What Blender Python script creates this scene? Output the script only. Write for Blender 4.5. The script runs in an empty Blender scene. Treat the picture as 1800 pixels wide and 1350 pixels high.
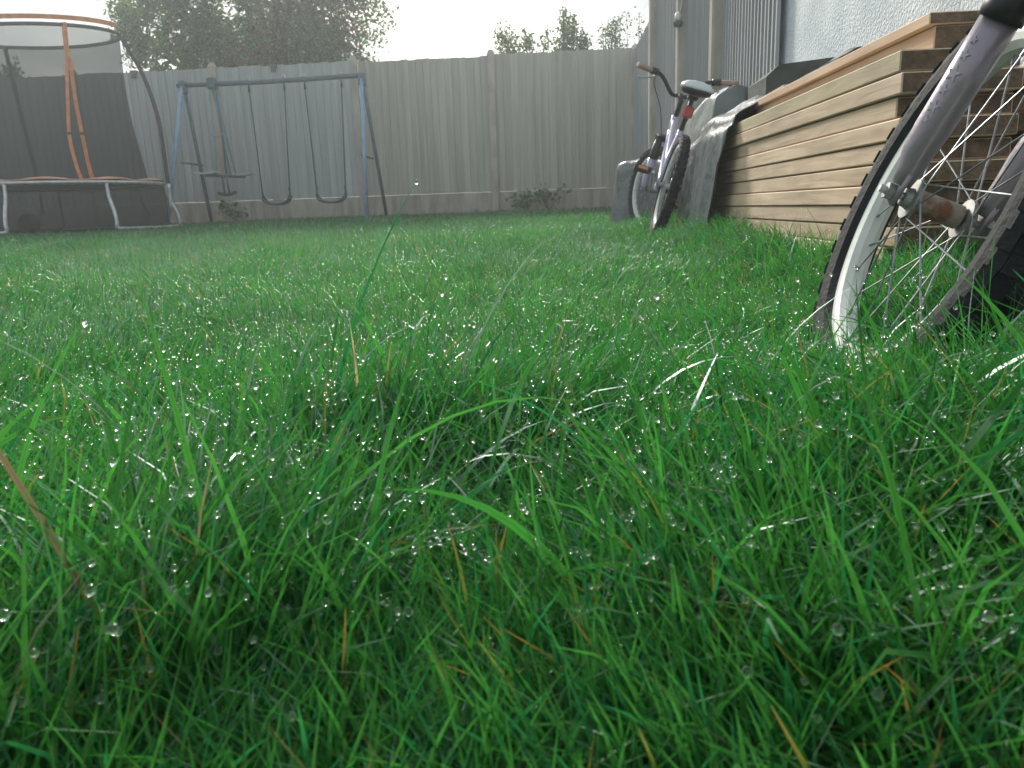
import bpy, bmesh, math, random
import numpy as np
from mathutils import Vector, Matrix, Euler

R = math.radians
rnd = random.Random(11)
rng = np.random.default_rng(5)
scene = bpy.context.scene
col = scene.collection

# ------------------------------------------------------------------ camera
cam_d = bpy.data.cameras.new('camera')
cam = bpy.data.objects.new('camera', cam_d)
col.objects.link(cam)
cam_d.sensor_width = 36.0
cam_d.lens = 27.04
cam_d.clip_start = 0.02
cam_d.clip_end = 500.0
cam.matrix_world = Matrix(((0.99845518, 0.0233483, 0.05041944, 0.0),
                           (0.04392759, 0.22395868, -0.97360817, 0.0),
                           (-0.03402397, 0.97431892, 0.22258707, 0.26),
                           (0, 0, 0, 1)))
cam_d.dof.use_dof = True
cam_d.dof.focus_distance = 1.1
cam_d.dof.aperture_fstop = 20.0
scene.camera = cam

# ------------------------------------------------------------------ light
SUN_EL, SUN_AZ = R(32), R(-18)          # azimuth measured from +Y towards +X
world = bpy.data.worlds.new('World')
scene.world = world
world.use_nodes = True
wt = world.node_tree
wt.nodes.clear()
w_out = wt.nodes.new('ShaderNodeOutputWorld')
w_bg = wt.nodes.new('ShaderNodeBackground')
w_sky = wt.nodes.new('ShaderNodeTexSky')
w_sky.sky_type = 'NISHITA'
w_sky.sun_disc = False
w_sky.sun_elevation = SUN_EL
w_sky.sun_rotation = SUN_AZ
w_sky.air_density = 1.2
w_sky.dust_density = 2.5
w_co = wt.nodes.new('ShaderNodeTexCoord')
w_map = wt.nodes.new('ShaderNodeMapping')
w_map.inputs['Scale'].default_value = (1.0, 1.0, 2.6)
w_map.inputs['Location'].default_value = (0.35, 0.2, 0.1)
w_no = wt.nodes.new('ShaderNodeTexNoise')
w_no.inputs['Scale'].default_value = 2.6
w_no.inputs['Detail'].default_value = 7
w_no.inputs['Roughness'].default_value = 0.55
w_ra = wt.nodes.new('ShaderNodeValToRGB')
w_ra.color_ramp.elements[0].position = 0.36
w_ra.color_ramp.elements[0].color = (0.6, 0.6, 0.6, 1)
w_ra.color_ramp.elements[1].position = 0.58
w_ra.color_ramp.elements[1].color = (1, 1, 1, 1)
w_no2 = wt.nodes.new('ShaderNodeTexNoise')
w_no2.inputs['Scale'].default_value = 5.0
w_no2.inputs['Detail'].default_value = 5
w_cl = wt.nodes.new('ShaderNodeMixRGB')
w_cl.inputs[1].default_value = (1.55, 1.85, 2.05, 1)
w_cl.inputs[2].default_value = (3.1, 3.25, 3.15, 1)
w_mr = wt.nodes.new('ShaderNodeMapRange')
w_mr.inputs['From Min'].default_value = .36
w_mr.inputs['From Max'].default_value = .64
w_mix = wt.nodes.new('ShaderNodeMixRGB')
wl = wt.links.new
wl(w_co.outputs['Generated'], w_map.inputs['Vector'])
wl(w_map.outputs['Vector'], w_no.inputs['Vector'])
wl(w_map.outputs['Vector'], w_no2.inputs['Vector'])
wl(w_no.outputs['Fac'], w_ra.inputs['Fac'])
wl(w_no2.outputs['Fac'], w_mr.inputs['Value'])
wl(w_mr.outputs[0], w_cl.inputs[0])
wl(w_ra.outputs['Color'], w_mix.inputs[0])
wl(w_sky.outputs['Color'], w_mix.inputs[1])
wl(w_cl.outputs['Color'], w_mix.inputs[2])
wl(w_mix.outputs['Color'], w_bg.inputs['Color'])
w_bg.inputs['Strength'].default_value = 0.1
wl(w_bg.outputs['Background'], w_out.inputs['Surface'])

sun_d = bpy.data.lights.new('sun', 'SUN')
sun_d.energy = 1.5
sun_d.angle = R(10)
sun_d.color = (1.0, 0.95, 0.87)
sun = bpy.data.objects.new('sun', sun_d)
col.objects.link(sun)
sdir = Vector((math.sin(SUN_AZ) * math.cos(SUN_EL), math.cos(SUN_AZ) * math.cos(SUN_EL), math.sin(SUN_EL)))
sun.rotation_euler = sdir.to_track_quat('Z', 'Y').to_euler()
sun.location = sdir * 30

vs = scene.view_settings
vs.view_transform = 'Standard'
vs.look = 'None'
vs.gamma = 1.0
vs.use_curve_mapping = False
vs.exposure = 1.5
cy = scene.cycles
cy.max_bounces = 10
cy.diffuse_bounces = 3
cy.glossy_bounces = 3
cy.transmission_bounces = 6
cy.transparent_max_bounces = 12
cy.volume_bounces = 0
cy.sample_clamp_indirect = 60.0
cy.use_denoising = True

# ------------------------------------------------------------------ helpers
def tag(o, label=None, cat=None, group=None, kind=None):
    if label: o['label'] = label
    if cat: o['category'] = cat
    if group: o['group'] = group
    if kind: o['kind'] = kind
    return o

def empty(name, loc=(0, 0, 0), parent=None):
    o = bpy.data.objects.new(name, None)
    o.empty_display_size = 0.1
    col.objects.link(o)
    o.location = loc
    o.parent = parent
    return o

def place(name, me, parent=None, mat4=None):
    o = bpy.data.objects.new(name, me)
    col.objects.link(o)
    o.parent = parent
    if mat4 is not None:
        o.matrix_basis = mat4
    return o

class MB:
    def __init__(s):
        s.v = []; s.f = []
    def add(s, vs_, fs):
        b = len(s.v)
        s.v += [tuple(p) for p in vs_]
        s.f += [tuple(i + b for i in f) for f in fs]
        return s
    def box(s, x0, x1, y0, y1, z0, z1, m=None, ch=0.0):
        if ch > 0:
            c = min(ch, (x1-x0)*.45, (y1-y0)*.45, (z1-z0)*.45)
            bm = bmesh.new()
            bmesh.ops.create_cube(bm, size=1)
            for v in bm.verts:
                v.co = Vector((x0 + (v.co.x+.5)*(x1-x0), y0 + (v.co.y+.5)*(y1-y0), z0 + (v.co.z+.5)*(z1-z0)))
            bmesh.ops.bevel(bm, geom=bm.edges[:], offset=c, segments=1, affect='EDGES')
            bm.verts.index_update()
            P = [v.co.copy() for v in bm.verts]
            F = [[v.index for v in f.verts] for f in bm.faces]
            bm.free()
        else:
            P = [Vector(p) for p in ((x0,y0,z0),(x1,y0,z0),(x1,y1,z0),(x0,y1,z0),(x0,y0,z1),(x1,y0,z1),(x1,y1,z1),(x0,y1,z1))]
            F = [(0,3,2,1),(4,5,6,7),(0,1,5,4),(1,2,6,5),(2,3,7,6),(3,0,4,7)]
        if m is not None: P = [m @ p for p in P]
        return s.add(P, F)
    def tube(s, pts, r, n=10, caps=True, closed=False, flat=None):
        pts = [Vector(p) for p in pts]
        N = len(pts)
        rs = list(r) if hasattr(r, '__len__') else [r]*N
        T = []
        for i in range(N):
            if closed: t = pts[(i+1) % N] - pts[i-1]
            else: t = pts[min(i+1, N-1)] - pts[max(i-1, 0)]
            T.append(t.normalized())
        a = Vector((0,0,1)) if abs(T[0].z) < .9 else Vector((1,0,0))
        u = (a - T[0]*a.dot(T[0])).normalized()
        V = []
        for i in range(N):
            u = (u - T[i]*u.dot(T[i])).normalized()
            w = T[i].cross(u)
            for k in range(n):
                q = 2*math.pi*k/n
                fu = flat if flat else 1.0
                V.append(pts[i] + u*math.cos(q)*rs[i]*fu + w*math.sin(q)*rs[i])
        F = []
        for i in range(N if closed else N-1):
            j = (i+1) % N
            for k in range(n):
                k2 = (k+1) % n
                F.append((i*n+k, i*n+k2, j*n+k2, j*n+k))
        if caps and not closed:
            F.append(tuple(range(n-1, -1, -1)))
            F.append(tuple((N-1)*n + k for k in range(n)))
        return s.add(V, F)
    def lathe(s, prof, n=48, axis='Y', m=None):
        # prof: list of (axial, radius); closed section
        V = []; F = []
        L = len(prof)
        for i in range(n):
            q = 2*math.pi*i/n
            for a, r_ in prof:
                p = Vector((r_*math.cos(q), a, r_*math.sin(q))) if axis == 'Y' else Vector((r_*math.cos(q), r_*math.sin(q), a))
                V.append(m @ p if m is not None else p)
        for i in range(n):
            j = (i+1) % n
            for k in range(L):
                k2 = (k+1) % L
                F.append((i*L+k, i*L+k2, j*L+k2, j*L+k))
        return s.add(V, F)
    def mesh(s, name, mat, smooth=False):
        me = bpy.data.meshes.new(name)
        me.from_pydata(s.v, [], s.f)
        if mat: me.materials.append(mat)
        if smooth:
            me.polygons.foreach_set('use_smooth', [True]*len(me.polygons))
        me.update()
        return me
    def build(s, name, mat, parent=None, smooth=False, mat4=None):
        return place(name, s.mesh(name, mat, smooth), parent, mat4)

def fix_normals(o):
    bm = bmesh.new(); bm.from_mesh(o.data)
    bmesh.ops.recalc_face_normals(bm, faces=bm.faces[:])
    bm.to_mesh(o.data); bm.free()

def spline(pts, n=8):
    # Catmull-Rom through the points
    P = [Vector(p) for p in pts]
    P = [P[0]*2 - P[1]] + P + [P[-1]*2 - P[-2]]
    out = []
    for i in range(1, len(P)-2):
        for k in range(n):
            t = k/n
            a, b, c, d = P[i-1], P[i], P[i+1], P[i+2]
            out.append(0.5*((2*b) + (c-a)*t + (2*a-5*b+4*c-d)*t*t + (3*b-a-3*c+d)*t**3))
    out.append(P[-2])
    return out

# value noise on numpy arrays
_ng = rng.random((256, 256))
def vnoise(x, y, sc=1.0, seed=0):
    x = np.asarray(x)*sc + 17.3*seed + 1000; y = np.asarray(y)*sc + 41.7*seed + 1000
    xi = np.floor(x).astype(int); yi = np.floor(y).astype(int)
    fx = x-xi; fy = y-yi
    fx = fx*fx*(3-2*fx); fy = fy*fy*(3-2*fy)
    g = lambda a, b: _ng[a % 256, b % 256]
    return (g(xi,yi)*(1-fx)+g(xi+1,yi)*fx)*(1-fy) + (g(xi,yi+1)*(1-fx)+g(xi+1,yi+1)*fx)*fy

def sstep(a, b, x):
    t = np.clip((np.asarray(x, float)-a)/(b-a), 0, 1)
    return t*t*(3-2*t)

def ground_z(x, y):
    x = np.asarray(x, float); y = np.asarray(y, float)
    z = 0.018*np.clip(y, -6, 11)
    z = z + 0.022*(vnoise(x, y, 1.1, 1)-.5) + 0.012*(vnoise(x, y, 3.5, 2)-.5)*sstep(8, 2, y)
    z = z + 0.065*sstep(.35, .72, x)*sstep(.95, 1.5, y)*sstep(6.5, 4.5, y)
    return z
def gz(x, y): return float(ground_z(x, y))

# ------------------------------------------------------------------ materials
def nmat(name):
    m = bpy.data.materials.new(name)
    m.use_nodes = True
    return m, m.node_tree, m.node_tree.nodes['Principled BSDF']

def mat(name, c1, c2=None, rough=.7, scale=6, stretch=(1,1,1), bump=.0, bscale=None, metal=0, detail=6,
        rand=0.0, spec=.5, coat=0, ramp=(.35,.65), bdist=.01):
    m, t, b = nmat(name)
    N = t.nodes.new; L = t.links.new
    co = N('ShaderNodeTexCoord'); mp = N('ShaderNodeMapping')
    mp.inputs['Scale'].default_value = stretch
    oi = N('ShaderNodeObjectInfo')
    va = N('ShaderNodeVectorMath'); va.operation = 'ADD'
    sc = N('ShaderNodeVectorMath'); sc.operation = 'SCALE'
    cmb = N('ShaderNodeCombineXYZ')
    L(oi.outputs['Random'], cmb.inputs[0]); L(oi.outputs['Random'], cmb.inputs[1]); L(oi.outputs['Random'], cmb.inputs[2])
    sc.inputs['Scale'].default_value = 13.7
    L(cmb.outputs[0], sc.inputs[0])
    L(co.outputs['Object'], mp.inputs['Vector'])
    L(mp.outputs[0], va.inputs[0]); L(sc.outputs[0], va.inputs[1])
    no = N('ShaderNodeTexNoise'); no.inputs['Scale'].default_value = scale; no.inputs['Detail'].default_value = detail
    L(va.outputs[0], no.inputs['Vector'])
    ra = N('ShaderNodeValToRGB')
    ra.color_ramp.elements[0].position = ramp[0]; ra.color_ramp.elements[1].position = ramp[1]
    ra.color_ramp.elements[0].color = (*c1, 1); ra.color_ramp.elements[1].color = (*(c2 or c1), 1)
    L(no.outputs['Fac'], ra.inputs['Fac'])
    src = ra.outputs['Color']
    if rand > 0:
        hs = N('ShaderNodeHueSaturation')
        mr = N('ShaderNodeMapRange')
        mr.inputs['To Min'].default_value = 1-rand; mr.inputs['To Max'].default_value = 1+rand
        L(oi.outputs['Random'], mr.inputs['Value']); L(mr.outputs[0], hs.inputs['Value'])
        L(src, hs.inputs['Color']); src = hs.outputs['Color']
    L(src, b.inputs['Base Color'])
    b.inputs['Roughness'].default_value = rough
    b.inputs['Metallic'].default_value = metal
    b.inputs['Specular IOR Level'].default_value = spec
    b.inputs['Coat Weight'].default_value = coat
    if bump > 0:
        n2 = N('ShaderNodeTexNoise'); n2.inputs['Scale'].default_value = bscale or scale*3; n2.inputs['Detail'].default_value = 5
        L(va.outputs[0], n2.inputs['Vector'])
        bp = N('ShaderNodeBump'); bp.inputs['Strength'].default_value = bump; bp.inputs['Distance'].default_value = bdist
        L(n2.outputs['Fac'], bp.inputs['Height']); L(bp.outputs[0], b.inputs['Normal'])
    return m

M = {}
M['soil'] = mat('soil', (.028,.02,.013), (.06,.045,.028), .95, 30, bump=.8, bscale=60)
M['fence_wood'] = mat('fence_wood', (.34,.36,.365), (.44,.46,.465), .85, 3.0, (4,4,.5), .3, 14, rand=.07)
M['concrete'] = mat('concrete', (.34,.30,.255), (.48,.435,.38), .9, 7, (1,1,.5), .5, 60, rand=.08)
M['gravel_conc'] = mat('gravel_concrete', (.30,.265,.23), (.46,.415,.365), .9, 4, (3,3,.6), .4, 50, rand=.08)
M['render'] = mat('pebbledash', (.66,.72,.76), (.84,.88,.90), .9, 4, bump=.9, bscale=95, bdist=.012)
M['lavender'] = mat('lavender_paint', (.56,.51,.72), (.62,.57,.77), .35, 9, coat=.4)
M['fork_lav'] = mat('fork_paint', (.29,.25,.285), (.35,.305,.345), .36, 14, metal=.35, coat=.3, bump=.05, bscale=200)
M['rubber'] = mat('tyre_rubber', (.009,.011,.013), (.022,.025,.028), .75, 18, bump=.25, bscale=120, spec=.25)
M['black'] = mat('black_plastic', (.012,.013,.014), (.022,.023,.024), .45, 20)
M['star'] = mat('star_paint', (.40,.37,.42), (.50,.47,.52), .5, 120)
M['hub_metal'] = mat('hub_metal', (.20,.20,.195), (.36,.36,.35), .5, 60, metal=.5)
M['rim_white'] = mat('white_rim', (.62,.64,.60), (.74,.75,.71), .4, 16)
M['steel'] = mat('spoke_steel', (.22,.235,.25), (.36,.375,.39), .4, 60, metal=.8)
M['galv'] = mat('galvanised_steel', (.45,.47,.48), (.62,.64,.65), .4, 25, metal=.6)
M['rust'] = mat('rusty_hub', (.30,.26,.22), (.20,.095,.045), .6, 55, metal=.3, ramp=(.45,.62), bump=.3, bscale=90)
M['grip'] = mat('tan_grip', (.40,.28,.23), (.50,.36,.30), .8, 30)
M['white_vinyl'] = mat('white_vinyl', (.62,.66,.66), (.72,.75,.75), .4, 10)
M['red_refl'] = mat('red_reflector', (.55,.05,.03), (.65,.08,.05), .25, 60)
M['orange_refl'] = mat('orange_reflector', (.75,.22,.04), (.8,.28,.05), .3, 60)
M['blue_paint'] = mat('blue_paint', (.13,.26,.42), (.21,.36,.52), .45, 8, bump=.1, rand=.08)
M['blue_dark'] = mat('dark_teal_paint', (.025,.07,.10), (.05,.11,.15), .5, 8, bump=.1)
M['teal_rope'] = mat('teal_rope', (.08,.26,.30), (.15,.36,.38), .8, 40)
M['rope'] = mat('dark_rope', (.02,.035,.06), (.05,.07,.10), .85, 60)
M['belt'] = mat('swing_belt', (.025,.05,.09), (.045,.08,.13), .5, 14)
M['grey_plastic'] = mat('grey_plastic', (.38,.42,.41), (.50,.54,.52), .5, 16)
M['foam'] = mat('black_foam', (.015,.017,.02), (.03,.033,.037), .8, 14)
M['orange'] = mat('orange_fabric', (.55,.17,.06), (.68,.25,.10), .75, 18, bump=.2)
M['orange_pad'] = mat('faded_orange_pad', (.50,.19,.11), (.66,.33,.22), .7, 7, bump=.4)
M['mat_black'] = mat('jump_mat', (.01,.01,.012), (.02,.02,.022), .8, 40)
M['tarp'] = mat('tarp_plastic', (.07,.085,.092), (.15,.17,.175), .28, 4, bump=.55, bscale=20, spec=.7, bdist=.02)
M['tarp_grey'] = mat('grey_sheet', (.10,.125,.125), (.17,.20,.195), .45, 5, bump=.4, bscale=10, bdist=.03)
M['dark_slab'] = mat('dark_slab', (.05,.058,.052), (.11,.12,.11), .85, 8, bump=.5)
M['bark'] = mat('bark', (.05,.04,.03), (.10,.085,.065), .95, 12, (1,1,.3), .8, 30)
M['apple'] = mat('red_apple', (.17,.035,.028), (.26,.06,.04), .4, 9)
M['ball'] = mat('brown_ball', (.10,.055,.025), (.17,.09,.04), .7, 8, bump=.3)

# sawn timber with grain and knots
def timber_mat(name, ca, cb, cknot):
    m, t, b = nmat(name)
    N = t.nodes.new; L = t.links.new
    co = N('ShaderNodeTexCoord'); oi = N('ShaderNodeObjectInfo')
    cmb = N('ShaderNodeCombineXYZ')
    for k in range(3): L(oi.outputs['Random'], cmb.inputs[k])
    sc = N('ShaderNodeVectorMath'); sc.operation = 'SCALE'; sc.inputs['Scale'].default_value = 23.0
    L(cmb.outputs[0], sc.inputs[0])
    va = N('ShaderNodeVectorMath'); va.operation = 'ADD'
    L(co.outputs['Object'], va.inputs[0]); L(sc.outputs[0], va.inputs[1])
    mp = N('ShaderNodeMapping'); mp.inputs['Scale'].default_value = (22, 1.3, 22)
    L(va.outputs[0], mp.inputs['Vector'])
    wv = N('ShaderNodeTexNoise'); wv.inputs['Scale'].default_value = 2.2; wv.inputs['Detail'].default_value = 8; wv.inputs['Distortion'].default_value = .8
    L(mp.outputs[0], wv.inputs['Vector'])
    ra = N('ShaderNodeValToRGB')
    ra.color_ramp.elements[0].position = .3; ra.color_ramp.elements[1].position = .68
    ra.color_ramp.elements[0].color = (*ca, 1); ra.color_ramp.elements[1].color = (*cb, 1)
    L(wv.outputs['Fac'], ra.inputs['Fac'])
    # large blotches and knots
    mp2 = N('ShaderNodeMapping'); mp2.inputs['Scale'].default_value = (6, 1.6, 9)
    L(va.outputs[0], mp2.inputs['Vector'])
    vo = N('ShaderNodeTexVoronoi'); vo.inputs['Scale'].default_value = 1.4
    L(mp2.outputs[0], vo.inputs['Vector'])
    kr = N('ShaderNodeValToRGB')
    kr.color_ramp.elements[0].position = .03; kr.color_ramp.elements[1].position = .14
    kr.color_ramp.elements[0].color = (.75,.75,.75,1); kr.color_ramp.elements[1].color = (0,0,0,1)
    L(vo.outputs['Distance'], kr.inputs['Fac'])
    mx = N('ShaderNodeMixRGB'); mx.inputs[2].default_value = (*cknot, 1)
    L(kr.outputs['Color'], mx.inputs[0]); L(ra.outputs['Color'], mx.inputs[1])
    st = N('ShaderNodeTexNoise'); st.inputs['Scale'].default_value = 3.2; st.inputs['Detail'].default_value = 4
    L(va.outputs[0], st.inputs['Vector'])
    sr = N('ShaderNodeMapRange'); sr.inputs['From Min'].default_value = .3; sr.inputs['From Max'].default_value = .7
    sr.inputs['To Min'].default_value = .78; sr.inputs['To Max'].default_value = 1.12
    L(st.outputs['Fac'], sr.inputs['Value'])
    hs = N('ShaderNodeHueSaturation')
    L(sr.outputs[0], hs.inputs['Value']); L(mx.outputs[0], hs.inputs['Color'])
    h2 = N('ShaderNodeHueSaturation')
    m2 = N('ShaderNodeMapRange'); m2.inputs['To Min'].default_value = .86; m2.inputs['To Max'].default_value = 1.1
    L(oi.outputs['Random'], m2.inputs['Value']); L(m2.outputs[0], h2.inputs['Value']); L(hs.outputs[0], h2.inputs['Color'])
    L(h2.outputs[0], b.inputs['Base Color'])
    b.inputs['Roughness'].default_value = .75
    bp = N('ShaderNodeBump'); bp.inputs['Strength'].default_value = .35; bp.inputs['Distance'].default_value = .004
    L(wv.outputs['Fac'], bp.inputs['Height']); L(bp.outputs[0], b.inputs['Normal'])
    return m
M['timber'] = timber_mat('tan_timber', (.55,.385,.255), (.77,.585,.42), (.33,.19,.11))
M['end_grain'] = mat('end_grain', (.11,.072,.045), (.21,.145,.095), .9, 40, bump=.6, rand=.25)
M['timber_warm'] = timber_mat('orange_timber', (.55,.36,.23), (.66,.47,.32), (.36,.2,.11))
M['timber_green'] = timber_mat('green_timber', (.46,.365,.22), (.62,.505,.335), (.28,.19,.1))
M['timber_dark'] = timber_mat('brown_timber', (.15,.085,.05), (.24,.15,.09), (.10,.05,.03))

def leaf_material(name, attr, trans=.5, gloss=.25, grough=.28, veins=False):
    m = bpy.data.materials.new(name); m.use_nodes = True
    t = m.node_tree; t.nodes.clear()
    N = t.nodes.new; L = t.links.new
    at_ = N('ShaderNodeAttribute'); at_.attribute_name = attr
    df = N('ShaderNodeBsdfDiffuse'); tr = N('ShaderNodeBsdfTranslucent')
    hs = N('ShaderNodeHueSaturation'); hs.inputs['Hue'].default_value = .485; hs.inputs['Value'].default_value = 1.5; hs.inputs['Saturation'].default_value = 1.1
    src = at_.outputs['Color']
    if veins:
        ms = N('ShaderNodeMath'); ms.operation = 'MULTIPLY'; ms.inputs[1].default_value = 31.4
        sn = N('ShaderNodeMath'); sn.operation = 'SINE'
        L(at_.outputs['Alpha'], ms.inputs[0]); L(ms.outputs[0], sn.inputs[0])
        sb = N('ShaderNodeMath'); sb.operation = 'SUBTRACT'; sb.inputs[1].default_value = .5
        ab = N('ShaderNodeMath'); ab.operation = 'ABSOLUTE'
        L(at_.outputs['Alpha'], sb.inputs[0]); L(sb.outputs[0], ab.inputs[0])
        mr_ = N('ShaderNodeMapRange'); mr_.inputs['From Max'].default_value = .16; mr_.inputs['To Min'].default_value = .72; mr_.inputs['To Max'].default_value = 1.05
        L(ab.outputs[0], mr_.inputs['Value'])
        ma = N('ShaderNodeMath'); ma.operation = 'MULTIPLY_ADD'; ma.inputs[1].default_value = .10
        L(sn.outputs[0], ma.inputs[0]); L(mr_.outputs[0], ma.inputs[2])
        hv = N('ShaderNodeHueSaturation'); L(ma.outputs[0], hv.inputs['Value']); L(src, hv.inputs['Color'])
        src = hv.outputs[0]
    L(src, df.inputs['Color']); L(src, hs.inputs['Color']); L(hs.outputs[0], tr.inputs['Color'])
    mx = N('ShaderNodeMixShader'); mx.inputs[0].default_value = trans
    L(df.outputs[0], mx.inputs[1]); L(tr.outputs[0], mx.inputs[2])
    gl = N('ShaderNodeBsdfGlossy'); gl.inputs['Roughness'].default_value = grough
    gl.inputs['Color'].default_value = (.9, 1, 1, 1)
    fr = N('ShaderNodeFresnel'); fr.inputs['IOR'].default_value = 1.45
    ml = N('ShaderNodeMath'); ml.operation = 'MULTIPLY'; ml.inputs[1].default_value = gloss*4
    L(fr.outputs[0], ml.inputs[0])
    m2 = N('ShaderNodeMixShader')
    L(ml.outputs[0], m2.inputs[0]); L(mx.outputs[0], m2.inputs[1]); L(gl.outputs[0], m2.inputs[2])
    o = N('ShaderNodeOutputMaterial'); L(m2.outputs[0], o.inputs['Surface'])
    return m
M['grass'] = leaf_material('grass_blade', 'tint', .55, .043, .36, True)
M['leaf'] = leaf_material('leaf', 'tint', .5, .04, .5)

m, t, b = nmat('dew_water')
t.nodes.clear()
g_ = t.nodes.new('ShaderNodeBsdfGlass'); g_.inputs['IOR'].default_value = 1.33; g_.inputs['Roughness'].default_value = 0.0
o_ = t.nodes.new('ShaderNodeOutputMaterial'); t.links.new(g_.outputs[0], o_.inputs['Surface'])
M['dew'] = m

m, t, b = nmat('safety_net')
t.nodes.clear()
tp = t.nodes.new('ShaderNodeBsdfTransparent'); df = t.nodes.new('ShaderNodeBsdfDiffuse')
df.inputs['Color'].default_value = (.016, .022, .028, 1)
mx = t.nodes.new('ShaderNodeMixShader'); mx.inputs[0].default_value = .60
t.links.new(tp.outputs[0], mx.inputs[1]); t.links.new(df.outputs[0], mx.inputs[2])
o_ = t.nodes.new('ShaderNodeOutputMaterial'); t.links.new(mx.outputs[0], o_.inputs['Surface'])
M['net'] = m

# ------------------------------------------------------------------ ground
def build_ground():
    xs = np.concatenate([np.linspace(-40, -9, 12), np.linspace(-8.6, 1.4, 120), np.linspace(2, 40, 14)])
    ys = np.concatenate([np.linspace(-25, -1.2, 10), np.linspace(-1, 4, 90), np.linspace(4.1, 11, 60), np.linspace(12, 55, 14)])
    X, Y = np.meshgrid(xs, ys)
    Z = ground_z(X, Y)
    V = np.stack([X, Y, Z], 2).reshape(-1, 3)
    nx, ny = len(xs), len(ys)
    F = [(j*nx+i, j*nx+i+1, (j+1)*nx+i+1, (j+1)*nx+i) for j in range(ny-1) for i in range(nx-1)]
    me = bpy.data.meshes.new('ground'); me.from_pydata(V.tolist(), [], F)
    me.materials.append(M['soil'])
    me.polygons.foreach_set('use_smooth', [True]*len(me.polygons))
    o = place('ground', me); tag(o, kind='structure')
build_ground()

# ------------------------------------------------------------------ fences
FY = 10.9           # back fence line
PX = [-10.25, -8.33, -6.41, -4.47, -2.53, -0.70, 1.20]
def board_mesh(h, w=.125):
    mb = MB()
    pts = [(0, 0), (w, 0), (w, -.018), (0, -.005)]
    mb.add([(x, y, 0) for x, y in pts] + [(x, y, h) for x, y in pts],
           [(0,1,2,3), (7,6,5,4), (0,4,5,1), (1,5,6,2), (2,6,7,3), (3,7,4,0)])
    return mb.mesh('board', M['fence_wood'])
BM = board_mesh(1.0)
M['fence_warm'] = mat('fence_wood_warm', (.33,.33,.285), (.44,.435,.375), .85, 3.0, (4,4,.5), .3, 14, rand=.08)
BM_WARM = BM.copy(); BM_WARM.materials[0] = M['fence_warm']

def post_mesh(h, w=.1, d=.1):
    c = .014
    mb = MB()
    ring = [(-w/2+c,-d/2),(w/2-c,-d/2),(w/2,-d/2+c),(w/2,d/2-c),(w/2-c,d/2),(-w/2+c,d/2),(-w/2,d/2-c),(-w/2,-d/2+c)]
    V = [(x, y, -.3) for x, y in ring] + [(x, y, h-.05) for x, y in ring] + [(x*.55, y*.55, h) for x, y in ring]
    F = [tuple(range(7,-1,-1)), tuple(range(16,24))]
    for L_ in (0, 8):
        for k in range(8): F.append((L_+k, L_+(k+1)%8, L_+8+(k+1)%8, L_+8+k))
    mb.add(V, F)
    return mb.mesh('post', M['concrete'])

def fence_run(root, p0, p1, n_boards, ztop0, ztop1, zg, face, bm_=None):
    # one bay between two posts; local u along the run, boards stand on a gravel board
    p0 = Vector(p0); p1 = Vector(p1)
    u = (p1-p0).normalized(); L_ = (p1-p0).length
    nrm = Vector((u.y, -u.x, 0)) * face
    a = math.atan2(u.y, u.x)
    rot = Matrix.Rotation(a, 4, 'Z')
    if face < 0: rot = rot @ Matrix.Scale(-1, 4, (0,1,0))
    g = MB().box(.045, L_-.045, -.025, .025, -.15, .31, ch=.006)
    go = g.build('gravel_board', M['gravel_conc'], root, mat4=Matrix.Translation((p0.x, p0.y, zg)) @ rot)
    zb = zg + .312
    pitch = (L_-.1)/n_boards
    for k in range(n_boards):
        s = (k+.5)/n_boards
        zt = ztop0 + (ztop1-ztop0)*s + rnd.uniform(-.009, .007)
        q = p0 + u*(.05 + k*pitch)
        tilt = Matrix.Rotation(rnd.uniform(-.002, .002), 4, 'Y')
        o = place('board', bm_ or BM, root, Matrix.Translation((q.x, q.y, zb)) @ rot @ tilt @ Matrix.Translation((0, -.004-.003*rnd.random(), 0)) @ Matrix.Diagonal((pitch/.125*1.06, 1.0, zt-zb, 1)))
    for h in (.25, .88, 1.5):
        r_ = MB().box(.05, L_-.05, .001, .04, h, h+.07)
        r_.build('rail', M['fence_wood'], root, mat4=Matrix.Translation((p0.x, p0.y, zb)) @ rot)

bf = empty('close_board_fence', (0, 0, 0))
tag(bf, 'grey close board fence with concrete posts along the far end of the lawn', 'fence', 'boundary fences')
PM = post_mesh(2.12)
for i, x in enumerate(PX[:-1]):
    z0 = gz(x, FY)
    zt = 2.23 + .01*rnd.uniform(-1, 1)
    place('post', PM, bf, Matrix.Translation((x, FY-.02, .19)) @ Matrix.Rotation(R(rnd.uniform(-.5, .3)), 4, 'Y'))
    top = 2.245 + rnd.uniform(-.012, .012)
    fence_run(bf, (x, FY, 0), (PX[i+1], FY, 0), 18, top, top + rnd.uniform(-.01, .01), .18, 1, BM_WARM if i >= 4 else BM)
rf = empty('close_board_fence', (0, 0, 0))
tag(rf, 'weathered close board fence receding along the right side to the far corner', 'fence', 'boundary fences')
RY = [10.9, 8.7, 6.86, 5.45, 4.06]
RX = [1.20, 1.19, 1.18, 1.172, 1.165]
RT = [(2.20, 2.24), (2.34, 2.38), (2.42, 2.45), (2.45, 2.46)]
place('post', post_mesh(2.10), rf, Matrix.Translation((RX[0], RY[0]-.02, .19)))
for i in range(4):
    fence_run(rf, (RX[i], RY[i], 0), (RX[i+1], RY[i+1], 0), 18, RT[i][0], RT[i][1], .16 - .02*i, 1)
    if i < 3:
        place('post', post_mesh(RT[min(i+1, 3)][0]-.10), rf, Matrix.Translation((RX[i+1]-.03, RY[i+1], .15)))

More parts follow.
